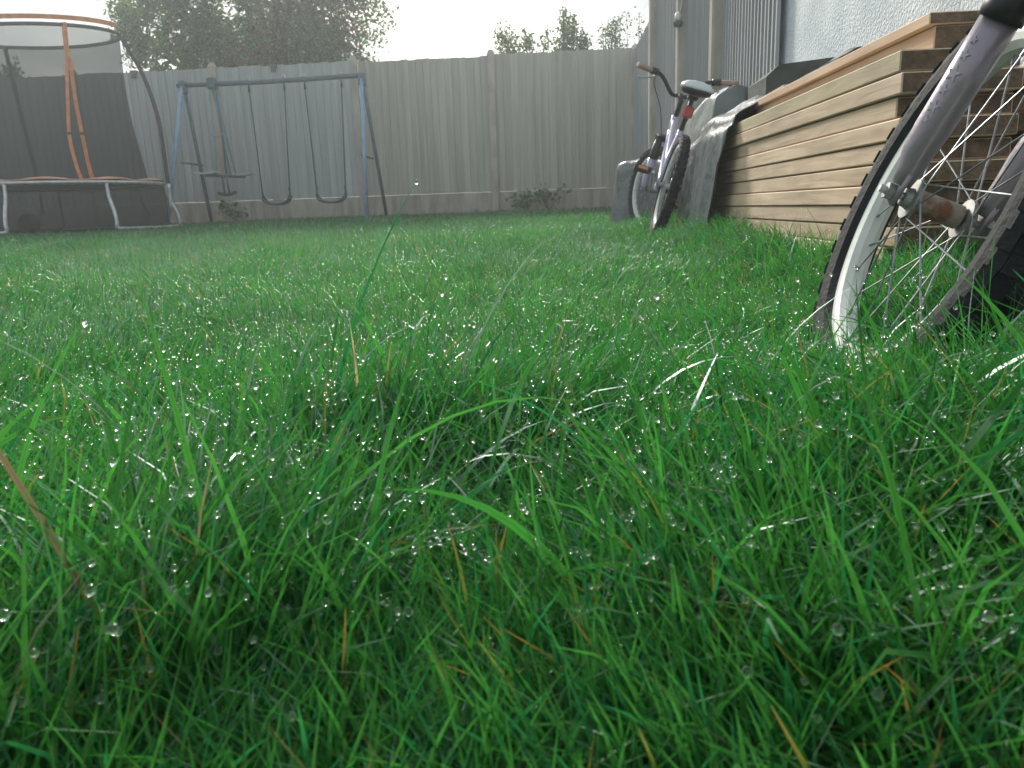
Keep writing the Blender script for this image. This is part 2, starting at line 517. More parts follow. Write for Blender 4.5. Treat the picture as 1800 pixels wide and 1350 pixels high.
# house wall on the right
hw = MB().box(1.19, 6.0, -3.0, 4.30, -.3, 5.2)
o = hw.build('house', M['render'])
tag(o, 'pale pebbledashed house wall rising behind the timber stack', 'house')

# ------------------------------------------------------------------ timber stack
BT = .0415
def board_obj(x0, x1, y0, y1, z0, z1, material, label, group, rz=0):
    cx_, cy_ = (x0+x1)/2, (y0+y1)/2
    mb = MB().box(x0-cx_, x1-cx_, y0-cy_, y1-cy_, 0, z1-z0, ch=.0025)
    me = mb.mesh('timber_board', material); me.materials.append(M['end_grain'])
    for p in me.polygons:
        if abs(p.normal.y) > .9: p.material_index = 1
    o = place('timber_board', me, mat4=Matrix.Translation((cx_, cy_, z0)) @ Matrix.Rotation(rz, 4, 'Z'))
    #=Matrix.Translation((cx_, cy_, z0)) @ Matrix.Rotation(rz, 4, 'Z'))
    tag(o, label, 'board', group)
    return o
ORD = ['topmost', 'second', 'third', 'fourth', 'fifth', 'sixth', 'seventh', 'eighth', 'ninth', 'lowest']
ZT = .529
yoff = [0, -.012, .02, -.01, .012, -.02, .006, .02, -.012, .03]
xoff = [0, -.003, .006, .001, .004, .007, .001, .005, .008, .004]
tm = ['timber_green', 'timber', 'timber', 'timber', 'timber', 'timber', 'timber', 'timber', 'timber', 'timber']
for i in range(10):
    z1 = ZT - i*BT
    lab = {0: 'topmost full width board of the front timber stack with greenish end', 9: 'lowest board of the front timber stack, half sunk in grass'}.get(
        i, ORD[i] + ' board from the top of the front tan timber stack')
    board_obj(.682+xoff[i], .907+xoff[i]*.5, 1.6+yoff[i], 3.55+yoff[i], z1-BT+.0025, z1, M[tm[i]], lab, 'boards of the front timber stack', rz=R(rnd.uniform(-.12, .12)))
y2 = [.02, .05, 0, .06, .03, .01, .05, .02, .04]
for i in range(9):
    z1 = .50 - i*.043
    lab = ORD[i] + ' board end of the rear timber stack, seen between bicycle spokes'
    if i == 8: lab = 'lowest board end of the rear timber stack, near the grass'
    board_obj(.926, 1.146, 1.66+y2[i], 3.5+y2[i], z1-.039, z1, M['timber_dark'], lab, 'boards of the rear timber stack', rz=R(rnd.uniform(-.15, .15)))
# rebated top piece with a lip
tp_ = empty('rebated_timber', (0, 0, 0))
tag(tp_, 'orange rebated timber length with overhanging lip lying on top of stack', 'board')
z0 = ZT + .0015
for nm_, a_ in (('rail', (-.032, .062, -.66, .66, 0, .050)), ('lip', (-.046, .058, -.665, .662, .0512, .074))):
    me = MB().box(*a_, ch=.002).mesh(nm_, M['timber_warm']); me.materials.append(M['end_grain'])
    for p in me.polygons:
        if abs(p.normal.y) > .9: p.material_index = 1
    place(nm_, me, tp_, Matrix.Translation((.80, 2.32, z0)))
o = MB().box(-.02, .02, -.25, .25, 0, .014, ch=.002).build('timber_batten', M['timber_warm'], mat4=Matrix.Translation((.81, 2.95, z0+.079)) @ Matrix.Rotation(R(-2), 4, 'Z'))
tag(o, 'short thin batten lying at the far end of the rebated timber', 'batten')

# dark slab by the wall
ds = MB()
P = [(-.16,0,0),(.12,0,0),(.12,.28,0),(-.16,.28,0),(-.16,0,.38),(-.11,0,.425),(.12,0,.445),(.12,.28,.44),(-.10,.28,.42),(-.16,.28,.38)]
ds.add(P, [(3,2,1,0),(0,1,6,5,4),(2,3,9,8,7),(1,2,7,6),(6,7,8,5),(5,8,9,4),(3,0,4,9)])
o = ds.build('dark_slab', M['dark_slab'], mat4=Matrix.Translation((1.045, 3.3, .355)))
tag(o, 'dark grey weathered block resting behind the timber against the pale wall', 'block')

def sheet(name, fn, nu, nv, material, label, cat, thick=.003):
    V = []; F = []
    for i in range(nu+1):
        for j in range(nv+1):
            V.append(fn(i/nu, j/nv))
    for i in range(nu):
        for j in range(nv):
            a = i*(nv+1)+j
            F.append((a, a+1, a+nv+2, a+nv+1))
    me = bpy.data.meshes.new(name); me.from_pydata(V, [], F); me.materials.append(material)
    me.polygons.foreach_set('use_smooth', [True]*len(F))
    o = place(name, me)
    md = o.modifiers.new('thickness', 'SOLIDIFY'); md.thickness = thick; md.offset = 0
    tag(o, label, cat)
    return o

def poly_at(pts, s):
    ls = [0]
    for a, b_ in zip(pts, pts[1:]): ls.append(ls[-1] + math.dist(a, b_))
    s *= ls[-1]
    for k in range(len(pts)-1):
        if s <= ls[k+1] or k == len(pts)-2:
            t_ = (s-ls[k])/(ls[k+1]-ls[k])
            return [pts[k][q]*(1-t_)+pts[k+1][q]*t_ for q in range(len(pts[k]))]

def ridged(x, y, sc, seed): return 1-abs(2*float(vnoise(x, y, sc, seed))-1)

def tarp_fn(u, v):
    y = 2.93 + u*2.65 + .05*math.sin(v*9)*(1-u)
    up = .045*math.sin(u*7+.4) + .03*u - .10*float(sstep(4.3, 5.2, y))
    prof = [(1.15, .62+up), (.98, .615+up), (.86, .63+up*.6), (.74, .575+up*.5), (.672, .545+up*.4), (.655, .49), (.648, .34), (.640, .20), (.632, .06), (.60, .05)]
    sh = .10*float(sstep(3.45, 3.85, y)) - .26*float(sstep(5.1, 5.4, y))
    prof = [(a_ + (sh if a_ < .8 else 0), b_) for a_, b_ in prof]
    x, z = poly_at(prof, v)
    side = 1 if v > .52 else 0
    if side:
        fold = ridged(y, z*.22, 4.5, 5) + .5*ridged(y + z*.35, z*.3, 9, 6)
        dn = min(1, max(0, (.56-z)/.35))
        x -= (.012 + .05*dn)*(fold-.6) 
        z += .006*(fold-.6)
    else:
        z += .030*(ridged(y*1.0 + x, x*2 - y*.6, 3.0, 9)-.6) + .012*(ridged(y*2, x*3 + y, 4, 8)-.5)
    return (x, y, z)
sheet('tarpaulin', tarp_fn, 70, 60, M['tarp'], 'crumpled silvery black plastic tarpaulin draped over far end of timber stack', 'tarpaulin')

def heap_fn(u, v):
    y = 4.5 + u*1.2
    x = 1.14 - v*.40
    zt = .86 + .04*math.sin(u*4)
    prof = [(1.14, zt), (1.06, zt-.01), (.97, zt-.05), (.93, zt-.25), (.91, .45), (.90, .12)]
    x, z = poly_at(prof, v)
    w = .05*(ridged(y, v*2, 1.8, 12)-.5)
    # front end folds down
    k = max(0, .12-u)/.12
    z = z*(1-k) + min(z, .1)*k
    return (x+w*.5, y + .05*k, z+w*(1-k))
sheet('grey_sheet', heap_fn, 50, 36, M['tarp_grey'], 'grey sheet covering a low heap beside the right fence', 'sheet')

def scrap_fn(u, v):
    x = 1.02 + u*.15; y = 2.86 + v*.5
    z = .725 + .035*math.exp(-((u-.5)/.35)**2)*(1+.4*math.sin(v*6)) + .02*(float(vnoise(u*3, v*3, 1, 20))-.5)
    return (x, y, z)
sheet('plastic_scrap', scrap_fn, 14, 14, M['black'], 'crumpled black plastic scrap lying on top behind the timber', 'plastic scrap')
# something the scrap rests on
o = MB().box(1.0, 1.17, 2.84, 3.28, .50, .722, ch=.006).build('dark_slab', M['dark_slab'])
tag(o, 'small dark block under the crumpled black plastic scrap', 'block')

# ------------------------------------------------------------------ bicycles
def tyre_mesh(Rr, w, knobs=True, n=64, nk=44):
    rr = Rr - w
    mb = MB()
    prof = []
    for k in range(12):
        q = 2*math.pi*k/12
        sq_ = lambda v_: math.copysign(abs(v_)**.72, v_)
        prof.append((w*.5*sq_(math.cos(q)), rr + w*.5 + w*.48*sq_(math.sin(q))))
    mb.lathe(prof, n)
    if knobs:
        for i in range(nk):
            for row, (a, da, tilt) in enumerate(((-.74, 0, .75), (-.26, .5, .25), (.26, 0, -.25), (.74, .5, -.75))):
                q = 2*math.pi*(i+da)/nk
                base = Matrix.Rotation(-q, 4, 'Y') @ Matrix.Translation((rr+w*.5, 0, 0)) @ Matrix.Rotation(-a*1.15, 4, 'Z') @ Matrix.Translation((w*.47, 0, 0))
                l = .36*2*math.pi*Rr/nk*1.35
                mb.box(-.003, .0052, -w*.13, w*.13, -l/2, l/2, base)
    return mb.mesh('tyre', M['rubber'])

def wheel(parent, R0, w, mat4, n_spoke=28, hub_mat='galv', hub_w=.10, nk=44):
    e = empty('wheel', parent=parent); e.matrix_basis = mat4
    tw = w
    rr = R0 - w                       # rim bead radius
    place('tyre', tyre_mesh(R0, w, True, 72, nk), e)
    hw_ = w*.30
    prof = [(-hw_, rr+.008), (-hw_, rr-.004), (-hw_*.85, rr-.012), (-hw_*.35, rr-.018), (hw_*.35, rr-.018), (hw_*.85, rr-.012), (hw_, rr-.004), (hw_, rr+.008)]
    o = MB().lathe(prof, 72).build('rim', M['rim_white'], e, smooth=False)
    fix_normals(o)
    fl = hub_w*.33
    hub = MB()
    hub.lathe([(-fl+.006, .001), (-fl+.006, .0145), (fl-.006, .0145), (fl-.006, .001)], 20)
    place('hub', hub.mesh('hub', M[hub_mat]), e)
    for s in (-1, 1):
        f = MB().lathe([(s*fl-.0025, .004), (s*fl-.0025, .024), (s*fl+.0025, .024), (s*fl+.0025, .004)], 24)
        ob = f.build('hub_flange', M['hub_metal'], e); fix_normals(ob)
        c = MB().lathe([(s*(fl+.003), .002), (s*(fl+.003), .013), (s*(hub_w*.44), .011), (s*(hub_w*.44), .002)], 16)
        ob = c.build('axle_cone', M['hub_metal'], e); fix_normals(ob)
        nt = MB().lathe([(s*hub_w*.56, .002), (s*hub_w*.56, .0105), (s*hub_w*.66, .0105), (s*hub_w*.66, .002)], 6)
        ob = nt.build('axle_nut', M['hub_metal'], e); fix_normals(ob)
    MB().tube([(0, -hub_w*.74, 0), (0, hub_w*.74, 0)], .0048, 10).build('axle', M['galv'], e)
    # one spoke mesh, placed n times
    Lr = rr - .016
    sp = {}
    for s in (-1, 1):
        for d in (-1, 1):
            q = d*R(62)
            p0 = Vector((.021*math.cos(q), s*fl, .021*math.sin(q)))
            p1 = Vector((Lr, s*.003, 0))
            mb = MB().tube([p0, p1], .0011, 6)
            mb.tube([p1 - (p1-p0).normalized()*.012, p1], .002, 6)
            sp[(s, d)] = mb.mesh('spoke', M['steel'])
    for k in range(n_spoke):
        s = 1 if k % 2 == 0 else -1
        d = 1 if (k//2) % 2 == 0 else -1
        place('spoke', sp[(s, d)], e, Matrix.Rotation(2*math.pi*k/n_spoke + .07, 4, 'Y'))
    return e

def make_bike(name, label, pose, steer=0.0, R0=.25, w=.046, wb=.84, frame_mat='lavender', fork_mat='fork_lav',
              boot_at=.205, saddle_h=.70, grip='grip', group=None, front_hub='rust', leg_r=.0205, nk=44, crank=0.6, steerdrop=0):
    root = empty(name)
    root.matrix_basis = pose
    tag(root, label, 'bicycle', group)
    hd = Vector((-.335, 0, .942)).normalized()
    ax = Vector((0, 0, R0))
    S = Matrix.Translation(ax) @ Matrix.Rotation(steer, 4, hd) @ Matrix.Translation(-ax)
    # front wheel + fork
    wheel(root, R0, w, S @ Matrix.Translation(ax), 28, front_hub, .10, nk)
    for s in (-1, 1):
        off = Vector((0, s*.0535, 0))
        a0 = ax + off
        pts = [a0 + hd*t_ + Vector((0, s*(.003 if t_ > .03 else 0), 0)) for t_ in (.012, .03, .05, .08, .13, boot_at)]
        rs = [leg_r*.55, leg_r*.72, leg_r*.88, leg_r, leg_r, leg_r]
        lb = MB().tube(pts, rs, 16)
        # flattened drop-out tab round the axle
        side = Vector((hd.z, 0, -hd.x))
        tab = []
        for (a_, b_) in ((-.013, -.012), (.013, -.012), (.014, .03), (-.014, .03)):
            tab.append(a0 + side*a_ + hd*b_)
        V = [p + Vector((0, -.003, 0)) for p in tab] + [p + Vector((0, .003, 0)) for p in tab]
        lb.add(V, [(0,1,2,3),(7,6,5,4),(0,4,5,1),(1,5,6,2),(2,6,7,3),(3,7,4,0)])
        o = lb.build('fork_leg', M[fork_mat], root, smooth=True, mat4=S)
        fix_normals(o)
        if s > 0:
            dn = Vector((-.62, .78, 0)); dn = (dn - hd*dn.dot(hd)).normalized(); dt_ = hd.cross(dn)
            for t_, sr in ((.088, .005), (.103, .0075), (.122, .006), (.140, .009), (.160, .006), (.176, .0045)):
                cpt = a0 + hd*t_ + Vector((0, .003, 0)) + dn*(leg_r*.975)
                rim_ = [cpt + (hd*math.cos(k*math.pi/5) + dt_*math.sin(k*math.pi/5))*(sr if k % 2 == 0 else sr*.42) for k in range(10)]
                V = [p - dn*.001 for p in rim_] + [p + dn*.0014 for p in rim_]
                F = [tuple(range(10, 20))] + [(k, (k+1) % 10, 10+(k+1) % 10, 10+k) for k in range(10)]
                st_ = MB().add(V, F).build('star_decal', M['star'], o); fix_normals(st_)
        o = MB().tube([a0 + hd*t_ + Vector((0, s*.003, 0)) for t_ in (boot_at-.006, boot_at+.01, boot_at+.03, boot_at+.115)], [leg_r*1.14, leg_r*1.2, leg_r*1.05, leg_r*.8], 16).build('fork_boot', M['black'], root, smooth=True, mat4=S)
    cr = ax + hd*(boot_at+.115)
    MB().box(-.022, .022, -.078, .078, -.018, .02, Matrix.Translation(cr) @ Matrix.Rotation(-math.atan2(.335, .942), 4, 'Y'), ch=.006).build('fork_crown', M['black'], root, mat4=S)
    ht0 = cr + hd*.022; ht1 = cr + hd*.135
    ra_ = Vector((-wb, 0, R0)); bb = Vector((-wb+.34, 0, R0+.0)); 
    st_top = bb + Vector((-.13, 0, .30))
    fr = MB()
    fr.tube([ht0, ht1], .022, 14)
    fr.tube(spline([ht0 + hd*.03, (ht0+bb)*.5 + Vector((0,0,-.045)), bb], 6), .021, 12)
    fr.tube(spline([ht1 - hd*.02, (ht1+bb)*.5 + Vector((-.02,0,-.02)), bb + Vector((-.05,0,.13))], 6), .016, 12)
    fr.tube([bb, st_top], .016, 12)
    fr.tube([bb + Vector((0,-.035,0)), bb + Vector((0,.035,0))], .022, 14)
    for s in (-1, 1):
        fr.tube([bb + Vector((-.03, s*.02, 0)), ra_ + Vector((.12, s*.045, 0)), ra_ + Vector((0, s*.055, 0))], .0095, 8)
        fr.tube([st_top + Vector((0, s*.012, -.03)), ra_ + Vector((.05, s*.045, .13)), ra_ + Vector((0, s*.055, .01))], .0085, 8)
    o = fr.build('frame', M[frame_mat], root, smooth=True); fix_normals(o)
    # rear wheel
    wheel(root, R0, w, Matrix.Translation(ra_), 28, 'galv', .10, nk)
    # seat
    sd = (st_top-bb).normalized()
    sp_top = Vector((bb.x, 0, bb.z)) + sd*((saddle_h-.05-bb.z)/sd.z)
    MB().tube([st_top - sd*.04, sp_top], .0125, 12).build('seat_post', M['black'], root, smooth=True)
    sec = [(-.142, .045, .010, -.012), (-.125, .074, .034, -.030), (-.08, .088, .042, -.032), (-.03, .078, .038, -.028), (.03, .046, .030, -.024), (.09, .027, .024, -.018), (.128, .019, .014, -.012), (.138, .007, .004, -.004)]
    def loft(lo, hi, n=14):
        mb = MB(); V = []; F = []
        for (x, hw2, zt_, zb_) in sec:
            for k in range(n):
                q = 2*math.pi*k/n
                zz = math.sin(q)
                V.append((x, hw2*math.copysign(abs(math.cos(q))**.8, math.cos(q))*lo, (zt_*zz if zz > 0 else zb_*zz*-1*hi)))
        L_ = len(sec)
        for i in range(L_-1):
            for k in range(n):
                F.append((i*n+k, i*n+(k+1) % n, (i+1)*n+(k+1) % n, (i+1)*n+k))
        F += [tuple(range(n-1, -1, -1)), tuple((L_-1)*n+k for k in range(n))]
        return mb.add(V, F)
    base = sp_top + Vector((0, 0, .035))
    Tm = Matrix.Translation(base) @ Matrix.Rotation(R(-4), 4, 'Y')
    so = loft(1.0, .25).build('saddle', M['white_vinyl'], root, smooth=True, mat4=Tm); fix_normals(so)
    ub = loft(.90, 1.0).build('saddle_base', M['black'], so, smooth=True, mat4=Matrix.Translation((0, 0, -.006)) @ Matrix.Diagonal((.97, 1, .8, 1))); fix_normals(ub)
    MB().box(-.03, .03, -.026, .026, -.045, -.004, ch=.006).build('seat_clamp', M['black'], so)
    rp = st_top + sd*((sp_top-st_top).length*.55)
    MB().box(-.012, .012, -.026, .026, -.03, .03, Matrix.Translation(rp + Vector((-.03, 0, 0))), ch=.008).build('rear_reflector', M['red_refl'], root)
    # stem, bar, grips, levers, cables
    st1 = ht1 + hd*.10
    o = MB().tube([ht1, st1 - hd*.01, st1 + Vector((.03, 0, .02))], [.014, .014, .016], 12).build('stem', M['black'], root, smooth=True, mat4=S)
    bc = st1 + Vector((.035, 0, .02))
    for s in (1, -1):
        pts = spline([bc, bc + Vector((0, s*.05, .0)), bc + Vector((-.01, s*.12, .07)), bc + Vector((-.03, s*.18, .095)), bc + Vector((-.075, s*.315, .105))], 6)
        hbo = MB().tube(pts, .011, 10).build('handlebar', M['black'], root, smooth=True, mat4=S)
        gp0 = bc + Vector((-.045, s*.225, .0985)); gp1 = bc + Vector((-.08, s*.325, .1055))
        MB().tube([gp0, gp0*.5+gp1*.5, gp1], [.0155, .0165, .0175], 12).build('grip', M[grip], hbo, smooth=True)
        g2 = bc + Vector((-.030, s*.18, .095))
        MB().tube([g2, gp0], .019, 12).build('twist_shifter', M['black'], hbo, smooth=True)
        lv = bc + Vector((-.02, s*.16, .087))
        MB().tube(spline([lv, lv + Vector((.045, s*.02, -.012)), lv + Vector((.03, s*.09, -.03)), lv + Vector((.0, s*.13, -.03))], 5), .0055, 8).build('brake_lever', M['galv'], hbo, smooth=True)
        MB().tube(spline([lv + Vector((.03, 0, 0)), lv + Vector((.10, -s*.03, -.04)), lv + Vector((.11, -s*.10, -.16)), Vector((ht0.x+.04, s*.03, ht0.z))], 6), .0028, 6).build('brake_cable', M['black'], hbo, smooth=True)
    # cranks and pedals
    for s in (-1, 1):
        ang = crank + (0 if s > 0 else math.pi)
        end = bb + Vector((.125*math.cos(ang), s*.075, .125*math.sin(ang)))
        co_ = MB().tube([bb + Vector((0, s*.055, 0)), end], [.012, .010], 8).build('crank', M['galv'], root)
        pd = MB()
        pd.box(-.04, .04, -.045, -.030, -.012, .012, ch=.003); pd.box(-.04, .04, .030, .045, -.012, .012, ch=.003)
        pd.box(-.04, -.028, -.03, .03, -.011, .011); pd.box(.028, .04, -.03, .03, -.011, .011); pd.box(-.01, .01, -.03, .03, -.009, .009)
        po = pd.build('pedal', M['black'], root, mat4=Matrix.Translation(end + Vector((0, s*.06, 0))) @ Matrix.Rotation(.15, 4, 'Y'))
        for q in (-1, 1):
            MB().box(q*.0405-.002, q*.0405+.002, -.026, .026, -.008, .008).build('pedal_reflector', M['orange_refl'], po)
    cg = MB().lathe([(-.045, .001), (-.045, .062), (-.042, .066), (-.039, .062), (-.039, .001)], 32, m=Matrix.Translation(bb))
    o = cg.build('chain_ring', M['steel'], root); fix_normals(o)
    ch_ = []
    r1, r2 = .06, .03
    loop = [bb + Vector((r1*math.sin(q), -.042, r1*math.cos(q))) for q in [i*math.pi/8 for i in range(9)]] + \
           [ra_ + Vector((-r2*math.sin(q), -.042, -r2*math.cos(q))) for q in [i*math.pi/8 for i in range(9)]]
    MB().tube(loop, .004, 6, closed=True).build('chain', M['steel'], root)
    return root

def lean_pose(c, n, R0):
    n = Vector(n).normalized()                       # bicycle's left
    f = Vector((0, 0, 1)).cross(n) * -1              # bicycle's forward
    f = n.cross(Vector((0, 0, 1)) - n*n.z); f.normalize()
    u = f.cross(n).normalized()
    o = Vector(c) - u*R0
    return Matrix(((f.x, n.x, u.x, o.x), (f.y, n.y, u.y, o.y), (f.z, n.z, u.z, o.z), (0, 0, 0, 1)))

make_bike('bicycle', 'mauve bicycle leaning in the near grass, front wheel with white rim and thick fork',
          lean_pose((.4707, .9734, .2413), (-.9206, .0723, .3837), .262), 0.0, .262, .056, .84, crank=2.7)
fb = make_bike('bicycle', 'lavender bicycle with pale saddle and red reflector leaning on the tarpaulin',
          lean_pose((.635, 4.86, .335), (-.955, .02, .29), .25), R(24), .255, .051, .82, 'lavender', 'lavender', .20, .76, group=None, front_hub='galv', leg_r=.025, crank=2.6)

# ------------------------------------------------------------------ trampoline
def ringpts(cx_, cy_, rx, ry, z, n=72): return [(cx_ + rx*math.cos(2*math.pi*i/n), cy_ + ry*math.sin(2*math.pi*i/n), z) for i in range(n)]
TC = (-5.66, 8.95)
TZ = .68; TR = 1.20
tr = empty('trampoline', (TC[0], TC[1], gz(*TC)))
tag(tr, 'round trampoline with dark safety net, orange trim and galvanised legs by the fence', 'trampoline')
tz0 = tr.location.z
def TL(p): return (p[0]-TC[0], p[1]-TC[1], p[2]-tz0)
MB().tube([TL(p) for p in ringpts(*TC, TR, TR, TZ)], .021, 10, closed=True).build('frame_ring', M['galv'], tr, smooth=True)
mb = MB()
pr = ringpts(*TC, 1.0, 1.0, TZ+.005)
mb.add([TL((*TC, TZ+.0))] + [TL(p) for p in pr], [(0, 1+i, 1+(i+1) % 72) for i in range(72)])
mb.build('jump_mat', M['mat_black'], tr)
prof = [(TZ+.028, 1.215), (TZ+.045, 1.16), (TZ+.05, 1.08), (TZ+.04, .97), (TZ+.022, .97), (TZ+.028, 1.1), (TZ+.022, 1.17)]
mb = MB(); n = 96
for i in range(n):
    q = 2*math.pi*i/n
    for (z, r_) in prof:
        mb.v.append((r_*math.cos(q), r_*math.sin(q), z - tz0 + .014*math.sin(q*11+1)*(1 if r_ < 1.2 else .3)))
for i in range(n):
    j = (i+1) % n
    for k in range(len(prof)):
        k2 = (k+1) % len(prof); Lp = len(prof)
        mb.f.append((i*Lp+k, i*Lp+k2, j*Lp+k2, j*Lp+k))
o = mb.build('edge_pad', M['orange_pad'], tr, smooth=True); fix_normals(o)
# legs: four bent U legs
leg_ang = [-35, 10, 72, 122, 172, 222, -130, -80]
for k in range(0, 8, 2):
    pts = []
    a0, a1 = R(leg_ang[k]), R(leg_ang[k+1])
    def lp(a, r_, z): return (r_*math.cos(a), r_*math.sin(a), z)
    zb = .025
    path = [lp(a0, TR, TZ-tz0-.01), lp(a0, TR+.01, .40), lp(a0, TR+.03, .33), lp(a0, TR+.09, .2), lp(a0, TR+.11, .1), lp(a0, TR+.11, .05), lp(a0+.07, TR+.09, zb), lp(a1-.07, TR+.09, zb), lp(a1, TR+.11, .05), lp(a1, TR+.11, .1), lp(a1, TR+.09, .2), lp(a1, TR+.03, .33), lp(a1, TR+.01, .40), lp(a1, TR, TZ-tz0-.01)]
    MB().tube(spline(path, 4), .019, 10).build('leg', M['galv'], tr, smooth=True)
# enclosure poles, top rail, net, straps
TOPZ = 2.30; RX_, RY_ = .95, .60
pole_ang = [10, 132, 252]
for a in pole_ang:
    q = R(a); c_, s_ = math.cos(q), math.sin(q)
    pts = spline([(c_*1.235, s_*1.235, .22), (c_*1.235, s_*1.235, TZ-tz0), (c_*1.235, s_*1.22, .85), (c_*1.225, s_*1.13, 1.25), (c_*1.13, s_*.92, 1.72), (c_*RX_, s_*RY_, TOPZ-tz0)], 6)
    po = MB().tube(pts, .023, 10).build('enclosure_pole', M['foam'], tr, smooth=True)
    MB().tube(pts[:7], .0255, 10).build('pole_clamp', M['galv'], po, smooth=True)
MB().tube([(RX_*math.cos(R(a)), RY_*math.sin(R(a)), TOPZ-tz0) for a in range(0, 360, 6)], .020, 8, closed=True).build('top_rail', M['foam'], tr, smooth=True)
mb = MB(); n = 96
def netp(i, s):
    q = 2*math.pi*i/n
    rx = RX_*.985*(1-s) + .97*s - .04*math.sin(math.pi*s); ry = RY_*.985*(1-s) + .97*s - .04*math.sin(math.pi*s)
    wv = 1 + .012*math.sin(q*9+s*4)*s
    return (rx*wv*math.cos(q), ry*wv*math.sin(q), (TOPZ-tz0+.02)*(1-s) + (TZ-tz0+.03)*s)
for i in range(n):
    for k in range(13): mb.v.append(netp(i, k/12))
for i in range(n):
    j = (i+1) % n
    for k in range(12): mb.f.append((i*13+k, i*13+k+1, j*13+k+1, j*13+k))
net = mb.build('safety_net', M['net'], tr, smooth=True)
mb = MB()
for i in range(n):
    q = 2*math.pi*i/n
    for k in range(5):
        s_ = k/4
        rr_ = 1.16 - .02*s_ + .015*math.sin(q*14)*s_
        gx_, gy_ = TC[0]+rr_*math.cos(q), TC[1]+rr_*math.sin(q)
        mb.v.append((rr_*math.cos(q), rr_*math.sin(q), (TZ-tz0-.02)*(1-s_) + (gz(gx_, gy_)-tz0+.01)*s_))
for i in range(n):
    j = (i+1) % n
    for k in range(4): mb.f.append((i*5+k, i*5+k+1, j*5+k+1, j*5+k))
mb.build('skirt_net', M['net'], tr, smooth=True)
hem = MB()
pts = [(RX_*1.0*math.cos(R(a)), RY_*1.0*math.sin(R(a)), TOPZ-tz0+.07) for a in range(186, 361, 6)]
V = []; F = []
for i, p in enumerate(pts):
    for (dr, dz) in ((1.01, -.022), (1.03, -.022), (1.03, .022), (1.01, .022)):
        V.append((p[0]*dr, p[1]*dr, p[2]+dz))
for i in range(len(pts)-1):
    j = i+1
    for k in range(4): F.append((i*4+k, i*4+(k+1) % 4, j*4+(k+1) % 4, j*4+k))
F += [(3,2,1,0), tuple(4*(len(pts)-1)+k for k in range(4))]
o = MB().add(V, F).build('net_hem', M['orange'], net); fix_normals(o)
def strap(path, w, name='zip_strap'):
    pts = spline(path, 6); mb = MB(); V = []; F = []
    for i, p in enumerate(pts):
        for (dx, dy) in ((-w/2, -.006), (w/2, -.006), (w/2, .006), (-w/2, .006)): V.append((p.x+dx, p.y+dy, p.z))
    for i in range(len(pts)-1):
        for k in range(4): F.append((i*4+k, i*4+(k+1) % 4, (i+1)*4+(k+1) % 4, (i+1)*4+k))
    F += [(3,2,1,0), tuple(4*(len(pts)-1)+k for k in range(4))]
    return mb.add(V, F).build(name, M['orange'], tr)
def on_net(deg, s, out=.02):
    q = R(deg); i = q/(2*math.pi)*n
    p = Vector(netp(i, s)); d = Vector((p.x, p.y, 0)).normalized()
    return p + d*out
strap([on_net(-48, 0.0, .03), on_net(-47, .12), on_net(-46, .24)], .05)
strap([on_net(-47.2, .24), on_net(-48, .5), on_net(-48.5, .72), on_net(-46, .9), on_net(-43.5, 1.0)], .034)
strap([on_net(-45, .24), on_net(-43, .5), on_net(-40.5, .72), on_net(-38.5, .9), on_net(-37, 1.0)], .038)
for dg in (-48.5, -40.5):
    p = on_net(dg, .70, .024)
    MB().box(-.03, .03, -.01, .01, -.014, .014, Matrix.Translation(p), ch=.003).build('strap_buckle', M['black'], tr)

# ball lying under the trampoline
bx_, by_ = -5.93, 8.75
o = MB()
V = []; F = []
nb, ns = 14, 20
for i in range(nb+1):
    for k in range(ns):
        th = math.pi*i/nb; ph = 2*math.pi*k/ns
        rr_ = .115*(1-.02*abs(math.cos(2.5*ph)))
        V.append((rr_*math.sin(th)*math.cos(ph), rr_*math.sin(th)*math.sin(ph), rr_*math.cos(th)))
for i in range(nb):
    for k in range(ns): F.append((i*ns+k, (i+1)*ns+k, (i+1)*ns+(k+1) % ns, i*ns+(k+1) % ns))
o = MB().add(V, F).build('ball', M['ball'], smooth=True, mat4=Matrix.Translation((bx_, by_, gz(bx_, by_)+.11)))
tag(o, 'dull brown ball lying on bare soil under the trampoline', 'ball')

# ------------------------------------------------------------------ swing set
SY = 10.0; SXL, SXR = -4.50, -2.24; SZ = 1.905
sw = empty('swing_stand', (-3.5, SY, gz(-3.5, SY)))
tag(sw, 'blue metal A frame swing stand in front of the back fence', 'swing frame')
so_ = sw.location
def SL(x, y, z): return (x-so_.x, y-so_.y, z-so_.z)
MB().tube([SL(SXL-.07, SY, SZ-.01), SL(-3.5, SY, SZ-.012), SL(SXR+.04, SY, SZ+.015)], .030, 14).build('top_bar', M['blue_dark'], sw, smooth=True)
for sx, nm in ((SXL, 'l'), (SXR, 'r')):
    for s in (-1, 1):
        m_ = 'blue_paint' if s < 0 else 'blue_dark'
        fx = sx + (-.18 if s < 0 else -.06) if sx == SXL else sx + (.05 if s < 0 else .09)
        MB().tube([SL(sx, SY + s*.03, SZ-.03), SL(fx, SY + s*.52, gz(fx, SY + s*.52)-.02)], .023, 12).build('leg', M[m_], sw, smooth=True)
    MB().box(-.04, .04, -.05, .05, -.1, .05, Matrix.Translation(SL(sx, SY, SZ-.01)), ch=.01).build('corner_bracket', M['blue_dark'], sw)
    zc = .95
    k = (SZ-zc)/(SZ-.18)
    MB().tube([SL(sx, SY-.03-.49*k, zc), SL(sx, SY+.03+.49*k, zc)], .013, 8).build('cross_brace', M['blue_dark'], sw, smooth=True)

